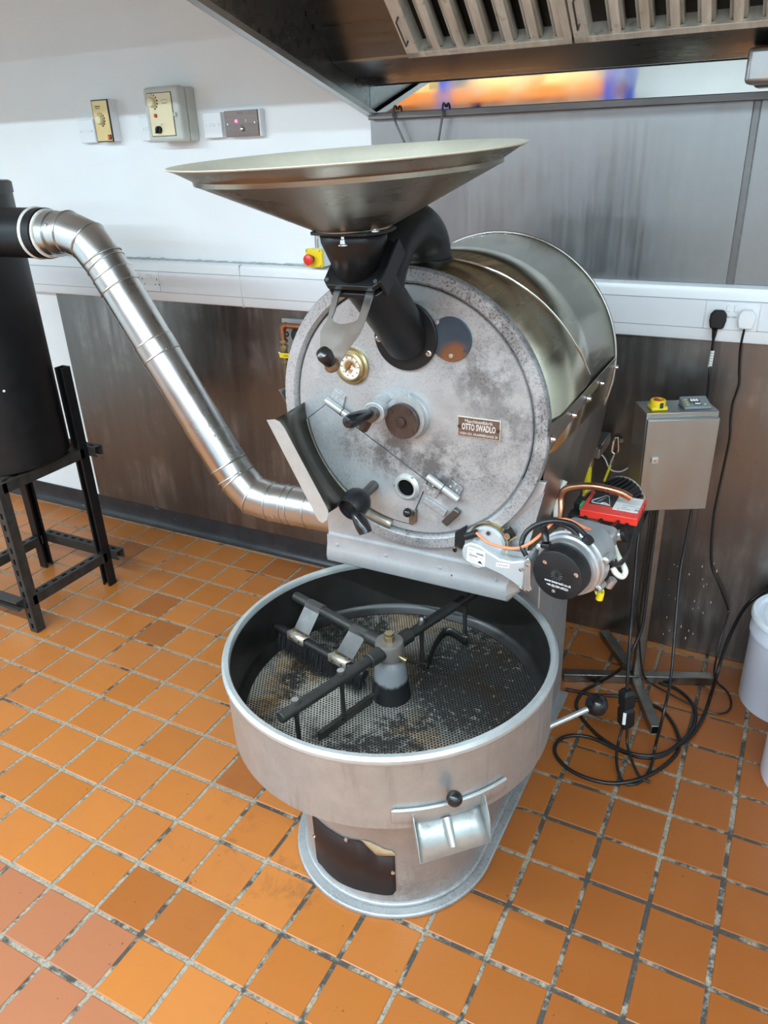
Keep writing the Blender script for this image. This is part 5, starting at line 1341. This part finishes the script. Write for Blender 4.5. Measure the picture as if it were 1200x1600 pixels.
SX = (-1.290, -.880); SY = (.845, 1.245)
stn = empty('tank_stand', (TC.x, TC.y, 0), 'black slotted channel stand with four legs under the round tank', 'stand')
CHN = .042
def channel(a, b, open_dir, name, slots=True, mt=None):
    """U-channel from a to b; open_dir points to the open side"""
    a, b = V(a), V(b); t_ = (b - a).normalized(); od = V(open_dir).normalized(); sd_ = t_.cross(od); h = CHN / 2; th = .003
    sec = [(-h, h), (-h, -h), (h, -h), (h, h), (h - .010, h), (h - .010, h - th), (h - th, h - th), (h - th, -h + th), (-h + th, -h + th), (-h + th, h - th), (-h + .010, h - th), (-h + .010, h)]
    ch = MB().prism([a + sd_ * x + od * y for x, y in sec], b - a).build(name, mt or M['black'], stn, bevel=.001)
    if slots:
        n = int((b - a).length / .05)
        for k in range(n):
            c = a + t_ * (.03 + k * .05) - od * (h + .0002)
            MB().box(c, (.011, .024, .0008), axes(sd_, t_, od)).build('slot', M['void'], ch)
    return ch
legs = []
for x, od in ((SX[0], (1, 0, 0)), (SX[1], (-1, 0, 0))):
    for y in SY:
        top = .66 if y < 1 else 1.005
        if x < -1.2: top = .66
        odv = (1, 0, 0) if x > -1 and y > 1 else od
        channel((x, y, .001), (x, y, top), ((0, -1, 0) if x > -1 else (1, 0, 0)) if y > 1 else (0, 1, 0), 'leg', mt=M['dusty_black'] if y < 1 else None)
for z, nm in ((.640, 'top_rail'), (.145, 'bottom_rail')):
    for x in SX:
        channel((x, SY[0] - (.02 if x < -1 else .0), z), (x, SY[1], z), (0, 0, -1), nm, mt=M['dusty_black'])
    for y in SY:
        ex_ = .060 if y > 1 else .0
        channel((SX[0] - (.10 if y < 1 else 0), y + .042 * (1 if y > 1 else -1) * (1 if z < .5 else 1), z), (SX[1] + ex_, y + .042 * (1 if y > 1 else -1), z), (0, 0, -1) if y > 1 else (0, -1, 0), nm, mt=M['dusty_black'])
for k in range(2):
    MB().box((TC.x, TC.y - .10 + .20 * k, .6645), (SX[1] - SX[0], .035, .004)).build('bearing_strip', M['black'], stn)

# flue pipe
M['flue'] = brushed('flue_stainless', (0.56, 0.56, 0.55), 0.27, (1, 1, 1), 0.03, 0.06, bl_scale=4)
FY = TC.y
def fl_(u, v): return P(u, v, y=FY)
ax = [V((TC.x + .5275, FY, zs)), fl_(108, 363), fl_(138, 377), fl_(166, 413), fl_(356, 724), fl_(372, 748), fl_(398, 775), fl_(428, 784), fl_(516, 800)]
ax[0].z = zs
ax.append(V((.6585, FY, ax[-1].z + (ax[-1].z - ax[-2].z) / (ax[-1].x - ax[-2].x) * (.6585 - ax[-1].x))))
FR = .0655
seg_r = FR
fp0 = MB().mitre(ax, FR, 40).build('flue_pipe', M['flue'], origin=(ax[4].x, FY, ax[-1].z - .07))
tag(fp0, 'shiny stainless flue pipe running from the black tank down into the roaster', 'flue pipe')
def pipe_ring(c, d, r, w_=.0035, nm='pipe_bead', mt=None):
    return MB().lathe([(r + w_ * .9 * math.cos(2 * PI * k / 8), w_ * math.sin(2 * PI * k / 8)) for k in range(8)], c, d, 40, closed=True).build(nm, mt or M['flue'], fp0)
for i in (1, 2, 3, 5, 6, 7):
    d = ((ax[i] - ax[i - 1]).normalized() + (ax[i + 1] - ax[i]).normalized()).normalized()
    k_ = 1 / d.dot((ax[i] - ax[i - 1]).normalized())
    pipe_ring(ax[i], d, FR * (1 + (k_ - 1) * .4), .003)
d = (ax[4] - ax[3]).normalized(); Lp = (ax[4] - ax[3]).length
def at_px(v):
    a, b = ax[3], ax[4]; lo, hi = -0.2, 1.1
    for _ in range(40):
        m_ = (lo + hi) / 2; q = a + (b - a) * m_ - CAM
        if 800 + FPX * q.dot(RY) / q.dot(RZ) < v: lo = m_
        else: hi = m_
    return a + (b - a) * lo
for v in (404, 429, 449, 534, 556, 657.5, 725, 742): pipe_ring(at_px(v), d, FR, .0032 if v != 657.5 else .0012)
for v0, v1 in ((429, 449), (534, 556), (657, 724)):
    MB().tube([at_px(v0), at_px(v1)], FR + .0016, 40).build('pipe_sleeve', M['flue'], fp0)
d = (ax[8] - ax[7]).normalized()
for s_ in (.06, .085, .15): pipe_ring(ax[7] + d * s_, d, FR, .0028)
pipe_ring(V((TC.x + .535, FY, zs)), (1, 0, 0), .072, .006, 'pipe_collar', bpy.data.materials['white_sealant'])
MB().tube([(TC.x + .5275, FY, zs), (TC.x + .575, FY, zs)], .0715, 40).build('pipe_collar', M['flue'], fp0)
for u, v in ((327, 665), (335, 681), (379, 735), (430, 803), (270, 534), (76, 353)):
    q = P(u, v, y=FY - .05)
    # drop the rivet onto the nearest straight run
    best = None
    for a, b in zip(ax, ax[1:]):
        t_ = max(0, min(1, (q - a).dot(b - a) / (b - a).length_squared)); c = a.lerp(b, t_); k_ = (q - c).length
        if best is None or k_ < best[0]: best = (k_, c)
    nd = (q - best[1]).normalized()
    MB().lathe([(0, 0), (.005, 0), (.004, .003), (0, .004)], best[1] + nd * (FR + .001), nd, 10).build('rivet', M['chrome'], fp0)
mk = at_px(553)
# ================================================================ GAS PIPEWORK ON THE WALL
GY = 1.740
gp_ = empty('gas_pipe', P(455, 650, y=GY), 'copper gas pipe with yellow lever valve on the wall left of the drum', 'gas pipe')
ge = P(441, 508, y=GY); gr = V((ge.x + .16, GY, ge.z)); gv = V((ge.x, GY, P(442, 540, y=GY).z)); gb = V((ge.x, GY, .62))
MB().tube([(ge.x + .012, GY, ge.z), gr], .011, 16).build('pipe', M['copper'], gp_)
MB().tube([(ge.x, GY, ge.z - .012), gv], .011, 16).build('pipe', M['copper'], gp_)
MB().tube(smooth_path([(ge.x + .02, GY, ge.z), (ge.x + .006, GY, ge.z - .003), (ge.x, GY, ge.z - .02)], 6), .0135, 16).build('elbow', M['copper'], gp_)
vz = P(443, 551, y=GY).z
MB().tube([(ge.x, GY, vz + .032), (ge.x, GY, vz - .030)], [.015, .013], 8).build('valve_body', M['brass'], gp_, bevel=.002)
for dz in (.026, .048, -.034): MB().tube([(ge.x, GY, vz + dz - .006), (ge.x, GY, vz + dz + .006)], .017, 6).build('union_nut', M['brass'], gp_)
MB().tube([(ge.x, GY, vz), (ge.x, GY - .03, vz)], .008, 10).build('valve_spindle', M['brass'], gp_)
MB().tube([(ge.x - .018, GY - .01, vz), (ge.x - .004, GY - .01, vz)], .010, 10).build('valve_nut', M['steel'], gp_)
MB().box2((ge.x - .004, GY - .034, vz - .012), (ge.x + .075, GY - .030, vz + .008)).build('lever', M['yellow'], gp_, bevel=.001)
text('lettering', 'GAS', .008, (ge.x + .028, GY - .0345, vz - .002), (1, 0, 0), (0, 0, 1), M['ink'], gp_, .022)
MB().tube([(ge.x, GY, vz - .03), gb], .013, 14).build('iron_pipe', plain('old_brass_pipe', (.20, .16, .09), .4, .6, .25, 25), gp_)
q0, q1 = P(443, 500, y=1.792), P(470, 560, y=1.792)
ip = MB().box2((q0.x, 1.778, q1.z), (q1.x + .10, 1.7938, q0.z + .01)).build('junction_plate', M['alu_paint'], bevel=.002)
tag(ip, 'small grey metal plate on the wall behind the copper gas pipe', 'plate')
MB().lathe([(.006, 0), (.011, 0), (.011, .002), (.006, .002)], P(448, 522, y=1.777), (0, -1, 0), 16, closed=True).build('entry_hole', M['ink'], ip)
MB().lathe([(0, 0), (.034, 0), (.030, .018), (0, .02)], P(468, 523, y=1.777), (0, -1, 0), 24).build('entry_gland', M['ink'], ip)
# yellow hose with its wall bracket, restraint wire with snap hook
HY = 1.62
hz = empty('gas_hose', P(925, 690, y=HY), 'yellow gas hose with brass end and pipe bracket, behind the drum', 'gas hose')
MB().tube(smooth_path([P(923, 708, y=HY), P(920, 720, y=HY), P(919, 735, y=HY), P(917, 760, y=HY), P(914, 790, y=HY - .05), P(914, 840, y=HY - .2), P(925, 890, y=HY - .40), P(937, 925, y=HY - .62)], 6), .0125, 14).build('hose', plain('yellow_hose', (.80, .72, .02), .35), hz)
MB().tube([P(924, 696, y=HY), P(923, 703, y=HY), P(922, 714, y=HY), P(921, 727, y=HY)], [.012, .015, .013, .015], 12).build('hose_tail', M['brass'], hz)
MB().tube(smooth_path([P(922, 702, y=HY + .01), P(925, 698, y=HY + .01), P(934, 697, y=HY + .02)], 5), .011, 10).build('hose_elbow', M['steel'], hz)
MB().box(P(938, 695, y=HY + .06), (.034, .16, .040)).build('pipe_bracket', M['steel'], hz, bevel=.003)
MB().cyl(P(938, 698, y=HY - .02), (0, -1, 0), .008, .006, 10).build('bracket_bolt', M['dark_steel'], hz)
WY = 1.775
rw = empty('restraint_wire', P(962, 685, y=WY), 'steel snap hook and yellow sleeved safety wire hanging on the wall', 'safety wire')
cy_ = [P(u, v, y=WY) for u, v in ((963, 684), (960, 687), (957, 703), (957, 706), (961, 709), (965, 707), (967, 703), (967, 687), (965, 684), (963, 684))]
MB().tube(smooth_path(cy_, 4), .0042, 8).build('snap_hook', M['chrome'], rw)
MB().cyl(P(972, 687, y=1.79), (0, -1, 0), .007, .014, 10).build('wall_bolt', M['steel'], rw)
MB().tube([P(960, 710, y=WY), P(956, 720, y=WY), P(954, 727, y=WY - .01)], [.003, .0045, .005], 8).build('wire_ferrule', M['steel'], rw)
MB().tube([P(954, 727, y=WY - .01), P(948, 742, y=WY - .03), P(944, 752, y=WY - .05)], .0045, 8).build('yellow_sleeve', plain('yellow_sleeve', (.80, .72, .02), .35), rw)
MB().tube(smooth_path([P(934, 705, y=WY), P(945, 716, y=WY), P(953, 733, y=WY), P(968, 737, y=WY), P(980, 732, y=WY), P(987, 726, y=WY)], 5), .0026, 8).build('loose_wire', M['pvc'], rw)

# ================================================================ RACKING BEHIND THE VIEWER (seen mirrored in the polished strip)
M['rack_blue'] = plain('rack_blue', (0.02, 0.07, 0.45), 0.4); M['rack_orange'] = plain('rack_orange', (0.85, 0.24, 0.03), 0.4)
M['card'] = plain('cardboard', (0.55, 0.38, 0.16), 0.7)
rk = empty('pallet_rack', (-1.6, -3.6, 0), 'blue and orange pallet racking across the room, mirrored in the polished hood strip', 'racking')
for x in (-3.1, -1.62, -0.08):
    for y in (-3.2, -4.0):
        MB().box2((x - .045, y - .035, 0), (x + .045, y + .035, 2.6)).build('upright', M['rack_blue'], rk, bevel=.003)
for z in (1.15, 2.10):
    for y in (-3.2, -4.0):
        MB().box2((-3.1, y - .025, z - .055), (-.08, y + .025, z + .055)).build('beam', M['rack_orange'], rk, bevel=.003)
    MB().box2((-3.1, -4.0, z + .055), (-.08, -3.2, z + .07)).build('shelf', M['card'], rk)
for k, (x, wd_, h, nm) in enumerate(((-2.55, .6, .32, 'leftmost'), (-2.0, .4, .24, 'second'), (-1.1, .55, .34, 'third'), (-.45, .5, .22, 'rightmost'))):
    o = MB().box2((x - wd_ / 2, -3.75, 2.171), (x + wd_ / 2, -3.25, 2.171 + h)).build('cardboard_box', M['card'], bevel=.004)
    tag(o, nm + ' brown cardboard box on the top shelf of the racking across the room', 'box', 'boxes on the racking')
